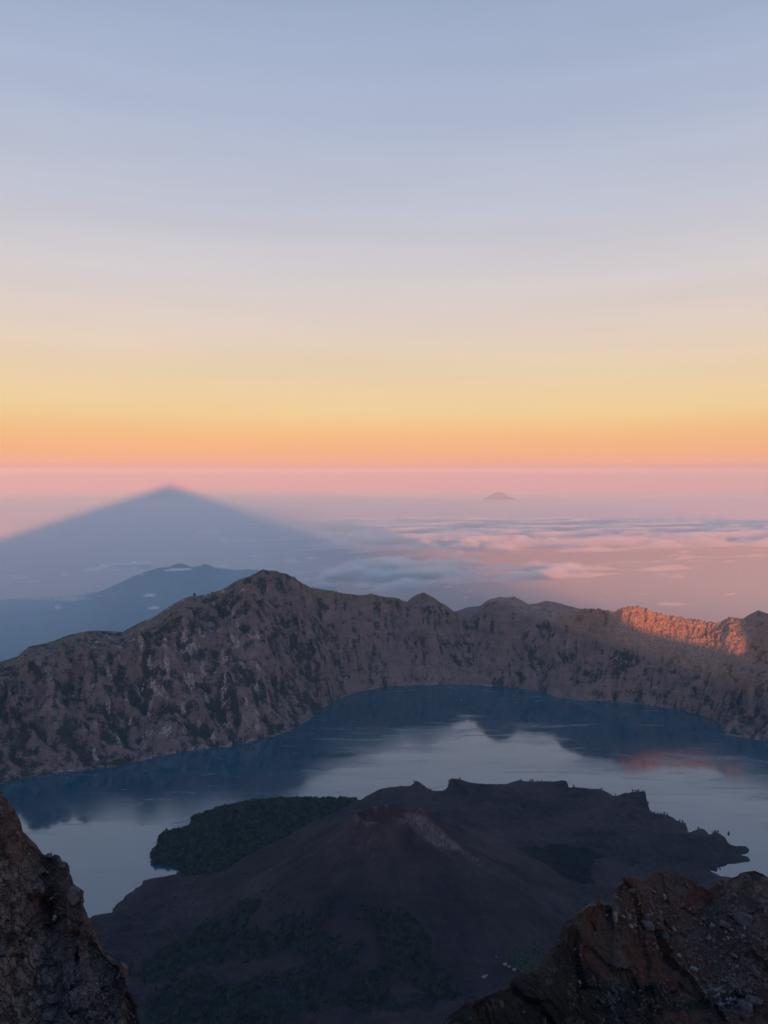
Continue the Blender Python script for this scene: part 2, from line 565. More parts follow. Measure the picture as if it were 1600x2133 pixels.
    rug = interp(px, [(0, .35), (700, .6), (850, .8), (1000, 1.2), (1290, 2.2), (1560, 2.4), (1700, 1)])[None]
    Z = Z + (22 * (ridged2(arc / 48, dr / 38, 4, 74) - .4) + 10 * fbm2(arc / 16, dr / 14, 3, 76)) * sstep(.5, .8, tt) * interp(px, [(1150, .3), (1290, 1), (1570, 1), (1700, .3)])[None] * (1 - sstep(.97, 1, tt) * .6)
    Z = Z + teeth * rug
    # outer flank
    k = np.arange(1, no + 1) / no
    d_out = 30 + 7000 * k ** 1.7
    base = nb + nf
    zc = Z[base - 1]
    for i in range(no):
        Rg[base + i] = Rr + d_out[i]
        fall = zc - 0.40 * d_out[i] - 18 * (1 - math.exp(-d_out[i] / 60))
        Z[base + i] = fall + min(1, d_out[i] / 400) * 60 * fbm2(arc[base - 1] / 500, Rg[base + i] / 500, 4, 81)
    Z = np.maximum(Z, -2250)
    A = az[None] + 0 * Rg
    co = np.stack([np.sin(A) * Rg, np.cos(A) * Rg, Z], -1).reshape(-1, 3)
    me = mesh_from('crater_wall', co, grid_faces(nr, len(az)))
    # cover: R vegetation, G pale scars plus painted brightness of the sunlit rim, B dry grass
    veg = .33 + .5 * (0.42 - g2) + .8 * (.36 - g3) + .32 * fbm2((s + wx) / 200, Rg / 160, 5, 91) + .12 * (1 - tt)
    veg += interp(px, [(-400, .06), (300, .06), (600, .1), (600, .08), (760, -.2), (1150, -.2), (1300, -.12), (1600, .0)])[None]
    veg -= interp(px, [(1150, 0), (1290, .3), (1550, .3), (1620, .1)])[None] * sstep(.45, .7, tt)  # vegetation thinned so the sunlit rim shows brighter
    veg += .3 * fbm2(arc / 55, Rg / 45, 4, 93) + .3 * fbm2((s + .5 * wx) / 15, dr / 110, 3, 94) * interp(px, [(500, .2), (750, 1), (1350, 1), (1600, .4)])[None]
    scar_sunlit = sstep(.5, .8, fbm2(arc / 70, Rg / 60, 3, 95) + .35 * np.exp(-((px - 340) / 120) ** 2)[None] * np.exp(-((tt - .45) / .22) ** 2)
                 + .18 * np.exp(-((px - 500) / 60) ** 2)[None] * np.exp(-((tt - .3) / .2) ** 2))
    scar_sunlit *= ((px > 180) & (px < 560))[None] * 1.0
    scar_sunlit = np.maximum(scar_sunlit, .6 * interp(px, [(1255, 0), (1290, 1), (1540, 1), (1570, 0)])[None] * sstep(.5, .75, tt))  # sunlight painted in: paler rock colour along the sunlit rim
    grass = np.maximum(upland, sstep(.86, .97, tt) * interp(px, [(0, 1), (700, 1), (950, .5), (1100, 0), (1600, 0)])[None])
    scar_sunlit = np.maximum(scar_sunlit, .75 * np.exp(-((T - .004) / .006) ** 2) * sstep(-.1, .35, fbm2(arc / 120, 0 * arc, 3, 99)))
    add_attr(me, 'cover', np.stack([veg.ravel(), scar_sunlit.ravel(), grass.ravel()], -1))
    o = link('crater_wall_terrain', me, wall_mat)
    tag(o, 'rugged brown crater wall curving round the far shore of the lake', kind='structure')
    return az, Rg, Z, (nb, nf, Rs, Rr, hr)


WAZ, WR, WZ, WI = build_wall()


def wall_point(px, dr=0.0):
    """a point on the crest of the crater wall"""
    a = ray(px, 1270)[0]
    i = int(np.searchsorted(WAZ, a))
    j = WI[0] + WI[1] - 1
    return Vector((math.sin(WAZ[i]) * WR[j, i], math.cos(WAZ[i]) * WR[j, i], WZ[j, i]))


# ---- far rim sections, distant hills ------------------------------
def outline_hill(name, pts, D, depth, foot_z, mat, label, noise_amp=8, n=160, rows=26, kind='structure', foot=None):
    az = np.linspace(ray(*pts[0])[0], ray(*pts[-1])[0], n)
    e = polar_outline(pts, az)
    zc = CAMZ + D * e
    rr = np.linspace(-1, 1, rows)
    Rg = D + rr[:, None] * depth + 0 * az[None]
    A = az[None] + 0 * Rg
    sh = 1 - np.abs(rr[:, None])
    Z = foot_z + (zc[None] - foot_z) * sh ** 0.9
    nz = noise_amp * (ridged2(A * D / (noise_amp * 12), Rg / (noise_amp * 16), 4, 7) - .5) * 2
    Z = Z + nz * (sh * (1 - sh) * 3.5 + .08)
    co = np.stack([np.sin(A) * Rg, np.cos(A) * Rg, Z], -1).reshape(-1, 3)
    me = mesh_from(name, co, grid_faces(rows, n))
    add_attr(me, 'cover', np.stack([(.3 + 0 * A).ravel(), (0 * A).ravel(), (0 * A).ravel()], -1))
    o = link(name, me, mat)
    tag(o, label, kind=kind)
    return o


outline_hill('far_rim_hill', [(925, 1330), (945, 1285), (955, 1274), (972, 1265), (1000, 1262), (1020, 1247), (1040, 1242), (1055, 1243), (1070, 1241),
             (1085, 1249), (1100, 1257), (1120, 1256), (1137, 1250), (1155, 1253), (1170, 1257), (1190, 1262), (1210, 1268), (1240, 1285), (1280, 1330)],
             8600, 1000, -200, wall_mat, 'hazy brown ridge rising behind the far crater rim', 18)
outline_hill('side_rim_hill', [(1500, 1340), (1530, 1300), (1548, 1286), (1562, 1276), (1580, 1268), (1600, 1276), (1640, 1290), (1720, 1330), (1800, 1370)],
             6700, 800, 0, wall_mat, 'brown hill behind the sunlit notch in the crater rim', 16)
far_mat = mat_plain('distant_land', (0.09, 0.12, 0.155), (0.12, 0.155, 0.18), 0.0006)  # haze put into the colour: land lightened to look farther off
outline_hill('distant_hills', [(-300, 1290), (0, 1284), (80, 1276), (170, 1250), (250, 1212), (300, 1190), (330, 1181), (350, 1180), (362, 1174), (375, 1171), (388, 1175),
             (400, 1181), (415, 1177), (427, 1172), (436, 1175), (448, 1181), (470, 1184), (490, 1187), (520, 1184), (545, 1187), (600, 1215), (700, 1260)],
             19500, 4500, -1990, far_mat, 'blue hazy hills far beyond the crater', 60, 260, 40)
outline_hill('distant_volcano', [(880, 1066), (960, 1052), (985, 1047), (1000, 1042), (1015, 1034), (1028, 1027), (1038, 1024), (1048, 1026), (1062, 1033), (1078, 1042), (1100, 1048), (1200, 1066)],
             100000, 6000, -1995, mat_plain('volcano_ash', (0.16, 0.125, 0.125), (0.2, 0.16, 0.155), 0.0004), 'faint distant volcano cone above the sea of cloud', 40, 120, 20)  # paler cone colour stands in for haze lowering its contrast

# ---- sea -----------------------------------------------------------
s = 168000
co = np.array([(-s, -8900, -2300), (s, -8900, -2300), (s, 168500, -2300), (-s, 168500, -2300)], float)
co[:, 2] = -2000
sea = link('sea_water', mesh_from('sea', co, [(0, 1, 2, 3)], False), mat_plain('sea_surface', (0.012, 0.035, 0.06), (0.02, 0.045, 0.07), 0.0002, 0.35, 0.5))
tag(sea, 'blue sea far below the mountain', kind='structure')

# ---- lake ----------------------------------------------------------
az = np.radians(np.linspace(-40, 38, 240))
Rs = -CAMZ / polar_outline(SHORE, az) + 40
rows = np.linspace(0, 1, 40)[:, None]
Rg = 1200 + (Rs[None] - 1200) * rows
co = np.stack([np.sin(az)[None] * Rg, np.cos(az)[None] * Rg, 0 * Rg], -1).reshape(-1, 3)
lake = link('lake_water', mesh_from('lake', co, grid_faces(40, 240)), mat_water())
tag(lake, 'dark blue crater lake mirroring the wall and pale sky', kind='structure')

# ---- volcano peninsula --------------------------------------------
OUT = [(-500, 2600, 0), (-150, 2150, 6), (60, 1990, 6), (150, 1935, 8), (192, 1906, 8), (227, 1900, 10), (240, 1885, 12), (260, 1865, 16), (285, 1845, 20),
       (300, 1831, 18), (350, 1822, 14), (378, 1822, 3), (378, 1806, 3), (345, 1799, 6), (320, 1795, 8), (317, 1778, 10), (335, 1737, 16), (365, 1729, 18), (393, 1722, 22), (400, 1702, 24),
       (450, 1684, 26), (525, 1668, 30), (600, 1663, 32), (700, 1664, 30), (750, 1663, 30), (770, 1651, 34), (800, 1638, 40), (855, 1634, 40), (860, 1623, 48), (878, 1628, 46),
       (902, 1645, 22), (924, 1646, 22), (932, 1621, 52), (950, 1620, 52), (990, 1630, 45), (1050, 1631, 45), (1080, 1622, 55), (1110, 1625, 52),
       (1150, 1625, 52), (1170, 1621, 60), (1185, 1625, 60), (1190, 1637, 45), (1250, 1641, 45), (1280, 1656, 35), (1325, 1646, 45),
       (1350, 1647, 60), (1353, 1668, 45), (1352, 1688, 20), (1390, 1697, 22), (1430, 1716, 22), (1436, 1733, 12), (1452, 1722, 20), (1468, 1726, 20), (1478, 1736, 14),
       (1488, 1727, 18), (1505, 1735, 14), (1525, 1760, 10), (1545, 1761, 9), (1562, 1764, 9), (1562, 1775, 4), (1525, 1776, 4), (1545, 1781, 4), (1560, 1784, 5), (1560, 1792, 3),
       (1520, 1798, 3), (1497, 1802, 3), (1496, 1815, 4), (1476, 1808, 5), (1500, 1824, 10), (1560, 1832, 14), (1700, 1850, 14), (2000, 1900, 14), (2600, 2600, 0)]
OUTP = np.array([[*on_plane(x, y, h), h] for x, y, h in OUT])
OUTP = np.vstack([OUTP, [[1600, 700, 0], [-1300, 700, 0]]])


def seg_dist(P, poly, closed=True):
    """signed distance (inside positive) to a polygon and the third column at the nearest point"""
    n = len(poly)
    best = np.full(len(P), 1e18); val = np.zeros(len(P)); inside = np.zeros(len(P), bool)
    for i in range(n if closed else n - 1):
        a = poly[i]; b = poly[(i + 1) % n]
        d = b[:2] - a[:2]; L = d @ d + 1e-9
        t = np.clip(((P[:, 0] - a[0]) * d[0] + (P[:, 1] - a[1]) * d[1]) / L, 0, 1)
        q = (P[:, 0] - a[0] - t * d[0]) ** 2 + (P[:, 1] - a[1] - t * d[1]) ** 2
        m = q < best
        best[m] = q[m]
        if poly.shape[1] > 2: val[m] = (a[2] + t * (b[2] - a[2]))[m]
        c = (a[1] > P[:, 1]) != (b[1] > P[:, 1])
        xi = a[0] + (P[:, 1] - a[1]) / (b[1] - a[1] + 1e-12) * (b[0] - a[0])
        inside ^= c & (P[:, 0] < xi)
    d = np.sqrt(best)
    return np.where(inside, d, -d), val


def px_poly(pts, h):
    return np.array([on_plane(x, y, h) for x, y in pts])


CONE_H = 330.0
cone_c = on_plane(806, 1700, CONE_H)
FOREST = px_poly([(378, 1815), (360, 1790), (310, 1800), (310, 1770), (330, 1730), (390, 1715), (395, 1695), (450, 1676), (525, 1658), (600, 1652),
                  (700, 1652), (765, 1648), (700, 1690), (640, 1725), (600, 1765), (540, 1790), (500, 1806), (470, 1832), (430, 1822)], 40)
WOOD = [px_poly(p, 60) for p in (
    [(270, 2010), (330, 1985), (400, 1950), (430, 1925), (500, 1915), (560, 1935), (640, 1950), (690, 1970), (700, 2000), (680, 2030), (600, 2010), (520, 2020), (430, 2010), (360, 2040), (280, 2050)],
    [(300, 2080), (400, 2040), (520, 2050), (640, 2040), (760, 1990), (850, 1990), (870, 2020), (930, 2050), (960, 2090), (900, 2133), (700, 2110), (640, 2133), (500, 2200), (300, 2200)],
    [(730, 1985), (790, 1975), (850, 1985), (900, 2010), (860, 2040), (760, 2030)],
    [(1060, 2010), (1100, 1985), (1130, 1990), (1150, 2020), (1090, 2040)],
)]
GRASSP = px_poly([(960, 1930), (990, 1905), (1050, 1930), (1080, 1970), (1110, 2000), (1080, 2010), (1020, 1975)], 60)
BLACK = px_poly([(1065, 1790), (1090, 1768), (1160, 1762), (1230, 1770), (1290, 1785), (1240, 1790), (1235, 1830), (1243, 1850), (1190, 1845), (1140, 1820), (1100, 1812)], 50)
CH1 = np.array(on_plane(862, 1702, 290)); CH2 = np.array(on_plane(905, 1735, 240)); CH3 = np.array(on_plane(955, 1768, 185)); CH4 = np.array(on_plane(1003, 1800, 130))
SCAR = np.array([(842, 1697), (852, 1690), (868, 1694), (888, 1703), (905, 1716), (920, 1728), (936, 1746), (958, 1762), (962, 1770), (944, 1772), (925, 1768), (905, 1760), (886, 1748), (866, 1730), (850, 1712)], float)
SCAR2 = np.array([(960, 1768), (985, 1780), (1002, 1786), (1013, 1797), (1006, 1806), (990, 1806), (985, 1795), (965, 1782)], float)


def pxpy_z(A, Q, z):
    e = (z - CAMZ) / Q
    dep = np.cos(A) * math.cos(PITCH) - e * math.sin(PITCH); up = np.cos(A) * math.sin(PITCH) + e * math.cos(PITCH)
    return CX + F * np.sin(A) / dep, CY - F * up / dep


def pen_height(X, Y):
    P = np.stack([X.ravel(), Y.ravel()], -1)
    wob = np.stack([fbm2(P[:, 0] / 45, P[:, 1] / 45, 4, 3), fbm2(P[:, 0] / 45, P[:, 1] / 45, 4, 13)], -1) * 9
    sd, hv = seg_dist(P + wob, OUTP)
    x, y = P[:, 0], P[:, 1]
    inl = 52 + 22 * fbm2(x / 420, y / 420, 4, 23) + 18 * sstep(2900, 2000, np.hypot(x, y))
    w = np.exp(-np.clip(sd, 0, None) / 130)
    h = hv * w + inl * (1 - w)
    # forested hill
    fd, _ = seg_dist(P, FOREST)
    fm = sstep(-20, 60, fd)
    fc = FOREST.mean(0)
    h = h + 26 * sstep(0, 260, fd)
    # rugged lava surface
    fw = 60 * fbm2(x / 180, y / 180, 3, 37)
    h = h + 9 * (ridged2((x + fw) / 210, (y - fw) / 210, 3, 38) - .4) * sstep(0, 120, sd)
    h = h + (8 * (ridged2(x / 80, y / 80, 5, 33) - .4) * 2 + 3.0 * fbm2(x / 18, y / 18, 4, 36)) * sstep(0, 80, sd)
    # cone
    d = np.hypot(x - cone_c[0], y - cone_c[1])
    th = np.arctan2(y - cone_c[1], x - cone_c[0])
    gul = ridged2(th * 6 + .5 * fbm2(x / 200, y / 200, 3, 45), d / 400, 4, 43)
    rim = 92 + 20 * np.sin(th * 2 + 1) + 24 * fbm2(np.cos(th) * 1.6, np.sin(th) * 1.6, 3, 44)
    c = (CONE_H + 8 * np.sin(th + 2.6)) * np.clip(1 - (np.maximum(d - rim, 0)) / 760, 0, 1) ** 1.45
    c = c + 10 * (gul - .4) * sstep(60, 260, d) * sstep(800, 500, d)
    bowl = sstep(1.0, 0.25, d / rim)
    c = c - 62 * bowl + 9 * np.exp(-((d - rim) / 14) ** 2)
    k = 22.0
    hh = np.maximum(h, c) + k * .25 * np.clip(1 - np.abs(h - c) / k, 0, 1) ** 2
    # lava channel on the right flank
    poly = np.array([[*CH1, 1.0], [*CH2, 1.0], [*CH3, .8], [*CH4, .35]])
    cd, cv = seg_dist(P, poly, False)
    cd = np.abs(cd)
    wid = 20 + 24 * cv
    tr = np.exp(-(cd / wid) ** 4)
    lev = np.exp(-((cd - wid * 1.35) / (wid * .35)) ** 2)
    hh = hh + (-20 * tr + 9 * lev) * cv + tr * 7 * ridged2(x / 14, y / 14, 3, 53)
    edge = np.where(sd > 0, sstep(-2, 12, sd), 0)
    out = np.where(sd > 0, np.maximum(hh * edge, .4), np.maximum(sd * .5, -30))
    # cover
    veg = .65 * fm - .1
    for i, p in enumerate(WOOD):
        wd, _ = seg_dist(P + wob * 3, p)
        veg = np.maximum(veg, .62 * sstep(-25, 30, wd))
    gd, _ = seg_dist(P, GRASSP)
    veg = np.maximum(veg, .5 * sstep(-20, 30, gd))
    veg = np.where(d < 560, veg * .0 - .3, veg)
    ax = np.arctan2(x, y); qx, qy = pxpy_z(ax, np.hypot(x, y), out)
    S = np.stack([qx, qy], -1) + wob[:, :2] * .25
    scd = seg_dist(S, SCAR)[0]; scd2 = seg_dist(S, SCAR2)[0]
    grey = .97 * sstep(-6, 7, scd) + 1.0 * sstep(-2, 3, scd2) * sstep(-.1, .3, fbm2(x / 12, y / 12, 3, 64)) + .30 * sstep(360, 100, d) * (1 + .7 * fbm2(x / 70, y / 70, 4, 65)) + .6 * np.exp(-((d - rim) / 15) ** 2) * sstep(.0, .5, fbm2(th * 3, d / 60, 3, 63))
    grey = grey + .45 * sstep(.25, .7, fbm2(th * 26, d / 50, 4, 73) + .2) * np.exp(-(((qx - 770) / 34) ** 2 + ((qy - 1765) / 34) ** 2) ** 1.5)
    grey = grey + .3 * sstep(.35, .7, fbm2(x / 60, y / 60, 4, 75)) * sstep(0, 60, sd) * (y > 3050)
    bd, _ = seg_dist(P + wob, BLACK)
    black = sstep(-8, 14, bd)
    lavadark = .35 * sstep(.1, .5, fbm2(x / 300, y / 120, 4, 83))
    return out.reshape(X.shape), np.stack([veg, np.clip(grey, 0, 1), np.maximum(black, lavadark)], -1)


az = np.radians(np.concatenate([np.linspace(-36, -22, 60, endpoint=False), np.linspace(-22, 28, 820), np.linspace(28.2, 36, 40)]))
rg = np.concatenate([np.linspace(1180, 1900, 50, endpoint=False), np.geomspace(1900, 3950, 440)])
A, Rg = np.meshgrid(az, rg)
PX, PY = np.sin(A) * Rg, np.cos(A) * Rg
PZ, cover = pen_height(PX, PY)
me = mesh_from('peninsula', np.stack([PX, PY, PZ], -1).reshape(-1, 3), grid_faces(*PX.shape))
add_attr(me, 'cover', cover)
pen = link('volcano_terrain', me, mat_cone())
tag(pen, 'dark volcanic cone and lava peninsula standing in the lake', kind='structure')


def pen_z(x, y):
    r = math.hypot(x, y); a = math.atan2(x, y)
    i = min(max(int(np.searchsorted(rg, r)), 1), len(rg) - 1)
    j = min(max(int(np.searchsorted(az, a)), 1), len(az) - 1)
    return float(PZ[i, j])


# ---- summit mountain that the camera stands on ---------------------
ux = np.array([math.cos(ANTI_AZ), -math.sin(ANTI_AZ)])    # to the right of the light's path
wv = np.array([math.sin(ANTI_AZ), math.cos(ANTI_AZ)])     # along the light's path
TANE = -ANTI_E


def shadow_uv(px, py, D=None):
    a, e = ray(px, py)
    if D is None: D = float(ridge_D(np.array([a]))[0])
    p = np.array([math.sin(a), math.cos(a)]) * D
    z = CAMZ + e * D
    return float(p @ ux), z + float(p @ wv) * TANE


SL, SR = 0.324, 0.38
LIGHT_NOTCH = [(1150, 1262), (1180, 1256), (1220, 1258), (1262, 1262), (1282, 1285), (1300, 1298), (1330, 1309), (1360, 1316), (1400, 1326), (1450, 1336),
         (1480, 1344), (1490, 1340), (1500, 1326), (1512, 1308), (1528, 1292), (1540, 1278), (1560, 1262), (1605, 1256), (1650, 1270)]  # unseen crest, shaped to shade the far rim except one sunlit stretch
prof = [(-11500, CAMZ - 3700), (-8000, CAMZ + 2 - 8000 * SL), (-2500, CAMZ + 2 - 2500 * SL), (0, CAMZ + 2.0), (900, CAMZ + 2 - 900 * SR), (2000, CAMZ + 2 - 2000 * SR)]
npts = [shadow_uv(*q) for q in LIGHT_NOTCH]
prof += [(npts[0][0] - 500, CAMZ + 2 - (npts[0][0] - 500) * SR)] + npts
prof += [(npts[-1][0] + 600, CAMZ - (npts[-1][0] + 600) * SR), (9000, CAMZ - 9000 * SR), (11500, CAMZ - 3700)]
print('NOTCH', [(round(a), round(b)) for a, b in npts])
U = np.unique(np.concatenate([np.linspace(-11500, 11500, 461), np.linspace(-400, 400, 161), np.linspace(2300, 4800, 251)]))
Pu = np.interp(U, [p[0] for p in prof], [p[1] for p in prof])
W = np.concatenate([-np.geomspace(8000, 3.2, 46), [-3.0], -3 + np.geomspace(1.0, 2600, 44)])   # + is ahead of the crest
UU, WW = np.meshgrid(U, W)
dw = WW + 3.0
ZZ = Pu[None] - np.where(dw < 0, -dw * .45, dw * 1.18)
ZZ = ZZ - np.minimum(np.abs(dw), 400) / 400 * 90 * (0.6 - ridged2(UU / 700, WW / 700, 4, 15)) * 0.6
ZZ = np.where(dw < 0, np.maximum(ZZ, -2250), np.maximum(ZZ, np.where(np.abs(UU) < 2600, -20, -2250)))
me = mesh_from('summit', np.stack([UU * ux[0] + WW * wv[0], UU * ux[1] + WW * wv[1], ZZ], -1).reshape(-1, 3), grid_faces(*UU.shape))
add_attr(me, 'cover', np.tile([[.7, .1, 0]], (UU.size, 1)))
fore_mat = mat_fore()
o = link('summit_terrain', me, fore_mat)
tag(o, 'bare summit slope that the view is taken from', kind='structure')

# ---- foreground rock masses ----------------------------------------


def billow3(P, sc, seed, octs=4):
    s = 0; a = 1; f = 1 / sc; t = 0
    for k in range(octs):
        s = s + a * np.abs(perlin3(P[..., 0] * f, P[..., 1] * f, P[..., 2] * f, seed + k)); t += a
        a *= .5; f *= 2.1
    return s / t


def worley_facets(P, sc, seed, slope=.55):
    Q = P / sc
    ci = np.floor(Q).astype(np.int64); fr = Q - ci
    best = np.full(Q.shape[:-1], 1e9); out = np.zeros(Q.shape[:-1])
    for ox in (-1, 0, 1):
        for oy in (-1, 0, 1):
            for oz in (-1, 0, 1):
                h = _hash(ci[..., 0] + ox, ci[..., 1] + oy, ci[..., 2] + oz, seed)
                r1 = (h & np.uint32(1023)) / 1023.0; r2 = ((h >> np.uint32(10)) & np.uint32(1023)) / 1023.0; r3 = ((h >> np.uint32(20)) & np.uint32(1023)) / 1023.0
                dx = fr[..., 0] - ox - r1; dy = fr[..., 1] - oy - r2; dz = fr[..., 2] - oz - r3
                d = dx * dx + dy * dy + dz * dz
                v = (r3 - .5) * .9 + slope * ((r2 - .5) * 2 * dx + (r3 - .5) * 2 * dy + (r1 - .5) * 2 * dz)
                m = d < best
                best = np.where(m, d, best); out = np.where(m, v, out)
    return out


def fore_mass(name, pts, rcs, rbs, cover_fn, mat, label, seed, ncol, nrow, amps, ebot=-1.0):
    az = np.linspace(ray(*pts[0])[0], ray(*pts[-1])[0], ncol)
    e = polar_outline(pts, az)
    px = CX + F * np.tan(az) * 1.11     # photograph column at this steep downward angle (approximate)
    rc = np.interp(px, [p[0] for p in rcs], [p[1] for p in rcs])
    rb = np.interp(px, [p[0] for p in rbs], [p[1] for p in rbs])
    t = np.linspace(-0.15, 1, nrow)
    kw = max(3, ncol // 9)
    ker = np.hanning(kw * 2 + 1); ker /= ker.sum()
    es = np.convolve(np.pad(e, kw, mode='edge'), ker, mode='valid')
    es = np.minimum(es, e) if False else es
    wsh = np.clip(t, 0, 1)[:, None] ** 7
    E = ebot + ((es[None] * (1 - wsh) + e[None] * wsh) - ebot) * t[:, None]
    Rr = rb[None] + (rc - rb)[None] * t[:, None] ** 1.0
    Z = E * Rr
    nb = 40
    k = (np.arange(1, nb + 1) / nb)[:, None]
    Rb = rc[None] + 1.2 * k + 9 * k ** 2
    Zb = (e * rc)[None] - 0.8 * k - 40 * k ** 2
    Rr = np.vstack([Rr, Rb]); Z = np.vstack([Z, Zb])
    A = az[None] + 0 * Rr
    P = np.stack([np.sin(A) * Rr, np.cos(A) * Rr, Z + CAMZ], -1)
    # normals of the undisplaced patch
    du = np.gradient(P, axis=1); dv = np.gradient(P, axis=0)
    N = np.cross(du, dv); N /= np.linalg.norm(N, axis=-1, keepdims=True) + 1e-9
    N = np.where(N[..., 2:3] < 0, -N, N)
    Q = P - np.array([0, 0, CAMZ])
    disp = 0
    rows_e = Z / Rr
    for sc, amp in amps:
        Qw = Q + .25 * sc * np.stack([perlin3(*(np.moveaxis(Q, -1, 0) / sc * 1.7), seed + k) for k in (1, 2, 3)], -1)
        disp = disp + amp * (.28 * (billow3(Q, sc, seed, 3) * 2.2 - .8) + 1.1 * worley_facets(Qw, sc, seed + 9))
        seed += 7
    fade = 1 - .6 * sstep(.8, 1, np.concatenate([np.clip(t, 0, 1), np.ones(nb)]))[:, None]
    disp = disp * fade
    P2 = P + N * disp[..., None]
    me = mesh_from(name, P2.reshape(-1, 3), grid_faces(*A.shape), False)
    # screen position of each vertex for choosing cover
    x, y, z = P2[..., 0], P2[..., 1], P2[..., 2] - CAMZ
    dep = y * math.cos(PITCH) - z * math.sin(PITCH)
    up = y * math.sin(PITCH) + z * math.cos(PITCH)
    sx = CX + F * x / dep; sy = CY - F * up / dep
    cov = cover_fn(sx, sy, Q)
    add_attr(me, 'cover', cov.reshape(-1, 3))
    o = link(name, me, mat)
    tag(o, label, kind='structure')
    vis = np.zeros(A.shape, bool); vis[: nrow - 2] = True
    return o, sx[vis], sy[vis], P2[vis], N[vis]


LP = [(-900, 1100), (-500, 1250), (-200, 1450), (-60, 1590), (-20, 1638), (0, 1655), (10, 1665), (25, 1690), (42, 1712), (47, 1733), (75, 1757), (90, 1775), (120, 1785), (142, 1803), (144, 1818),
      (155, 1840), (172, 1855), (180, 1885), (195, 1930), (215, 1960), (235, 1990), (243, 2002), (256, 2007), (270, 2060),
      (285, 2090), (298, 2133), (308, 2200), (325, 2330), (340, 2500)]


def cov_left(sx, sy, Q):
    # distance in from the skyline edge, measured across the slope
    edge = np.interp(sy, [p[1] for p in LP], [p[0] for p in LP])
    d = edge - sx
    n = fbm2(sx / 60, sy / 60, 4, 19) * 40
    band = sstep(150, 70, d + n * 1.3) * sstep(2060, 1950, sy + n)
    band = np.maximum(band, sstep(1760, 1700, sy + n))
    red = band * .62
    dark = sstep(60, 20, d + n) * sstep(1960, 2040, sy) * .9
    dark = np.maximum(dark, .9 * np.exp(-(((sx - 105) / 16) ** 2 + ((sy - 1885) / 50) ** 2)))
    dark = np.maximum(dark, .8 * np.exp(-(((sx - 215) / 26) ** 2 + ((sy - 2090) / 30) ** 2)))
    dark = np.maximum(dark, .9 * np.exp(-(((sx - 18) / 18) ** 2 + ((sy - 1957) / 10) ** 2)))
    return np.stack([red, dark, 0 * red], -1)


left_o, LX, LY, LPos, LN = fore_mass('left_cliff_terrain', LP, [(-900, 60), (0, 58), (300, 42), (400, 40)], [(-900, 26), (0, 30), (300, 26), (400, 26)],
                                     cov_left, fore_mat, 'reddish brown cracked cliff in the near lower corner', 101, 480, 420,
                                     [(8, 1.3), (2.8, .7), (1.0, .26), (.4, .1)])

RP = [(820, 2500), (860, 2300), (895, 2190), (930, 2133), (955, 2112), (985, 2085), (1010, 2075), (1050, 2062), (1078, 2046), (1100, 2035), (1115, 2031), (1130, 2020), (1150, 1985), (1165, 1955),
      (1180, 1925), (1190, 1915), (1205, 1900), (1222, 1885), (1245, 1880), (1272, 1879), (1283, 1850), (1300, 1833), (1320, 1829), (1335, 1838), (1352, 1832), (1362, 1818), (1385, 1812),
      (1410, 1815), (1430, 1825), (1445, 1835), (1465, 1850), (1475, 1857), (1490, 1845), (1510, 1830), (1545, 1815), (1570, 1810), (1590, 1818),
      (1600, 1825), (1650, 1850), (1800, 1900), (2100, 1960)]
BL = [(900, 2010), (1130, 2010), (1180, 1940), (1200, 1990), (1250, 2030), (1330, 2045), (1400, 2070), (1470, 2070), (1500, 2050), (1560, 2060), (1600, 2080), (2200, 2200)]


def cov_right(sx, sy, Q):
    n = fbm2(sx / 70, sy / 70, 4, 29)
    n2 = fbm2(sx / 30, sy / 30, 3, 39)
    bl = np.interp(sx, [p[0] for p in BL], [p[1] for p in BL])
    dark = sstep(-15, 25, sy - bl + n * 40)
    low = sstep(2098, 2112, sy + n * 8 + (sx - 1450) * .03) * sstep(1330, 1420, sx)
    dark = dark * (1 - low)
    red = 1.08 + .35 * n
    # grey stripe over the red peak, orange block right of it
    stripe = np.exp(-(((sx - 1405) - (sy - 1830) * .45) / 22) ** 2) * sstep(1880, 1850, sy)
    red = red * (1 - .9 * stripe)
    right = sstep(1480, 1520, sx + (1900 - sy) * .3) * sstep(1960, 1900, sy)
    red = red * (1 - .55 * right)
    dark = np.maximum(dark, .55 * stripe)
    dark = np.maximum(dark, .55 * right * sstep(-.1, .4, n))
    dark = np.maximum(dark, .8 * sstep(1900, 1930, sy) * sstep(1215, 1195, sx + n * 20))
    dark = np.maximum(dark, .7 * np.exp(-(((sx - 1285) + 0) / 26) ** 2) * sstep(1862, 1848, sy))
    vein = np.exp(-(((sx - 1505) / 45) ** 2 + ((sy - 2070) / 38) ** 2) ** 2) * 1.0
    vein = np.maximum(vein, .32 * dark * sstep(.15, .55, fbm2(sx / 45, sy / 45, 3, 49)))
    return np.stack([np.clip(red, 0, 1), np.clip(dark, 0, 1), np.clip(vein, 0, 1)], -1)


right_o, RX, RY, RPos, RN = fore_mass('right_ridge_terrain', RP, [(820, 44), (1000, 46), (1180, 60), (1300, 76), (1385, 82), (1475, 92), (1570, 96), (2200, 96)],
                                      [(820, 26), (1000, 28), (1300, 38), (1600, 40), (2200, 40)], cov_right, fore_mat,
                                      'dark red scree ridge with black rock below it in the near corner', 201, 620, 430,
                                      [(11, 1.1), (3.5, .5), (1.2, .2), (.45, .09)])

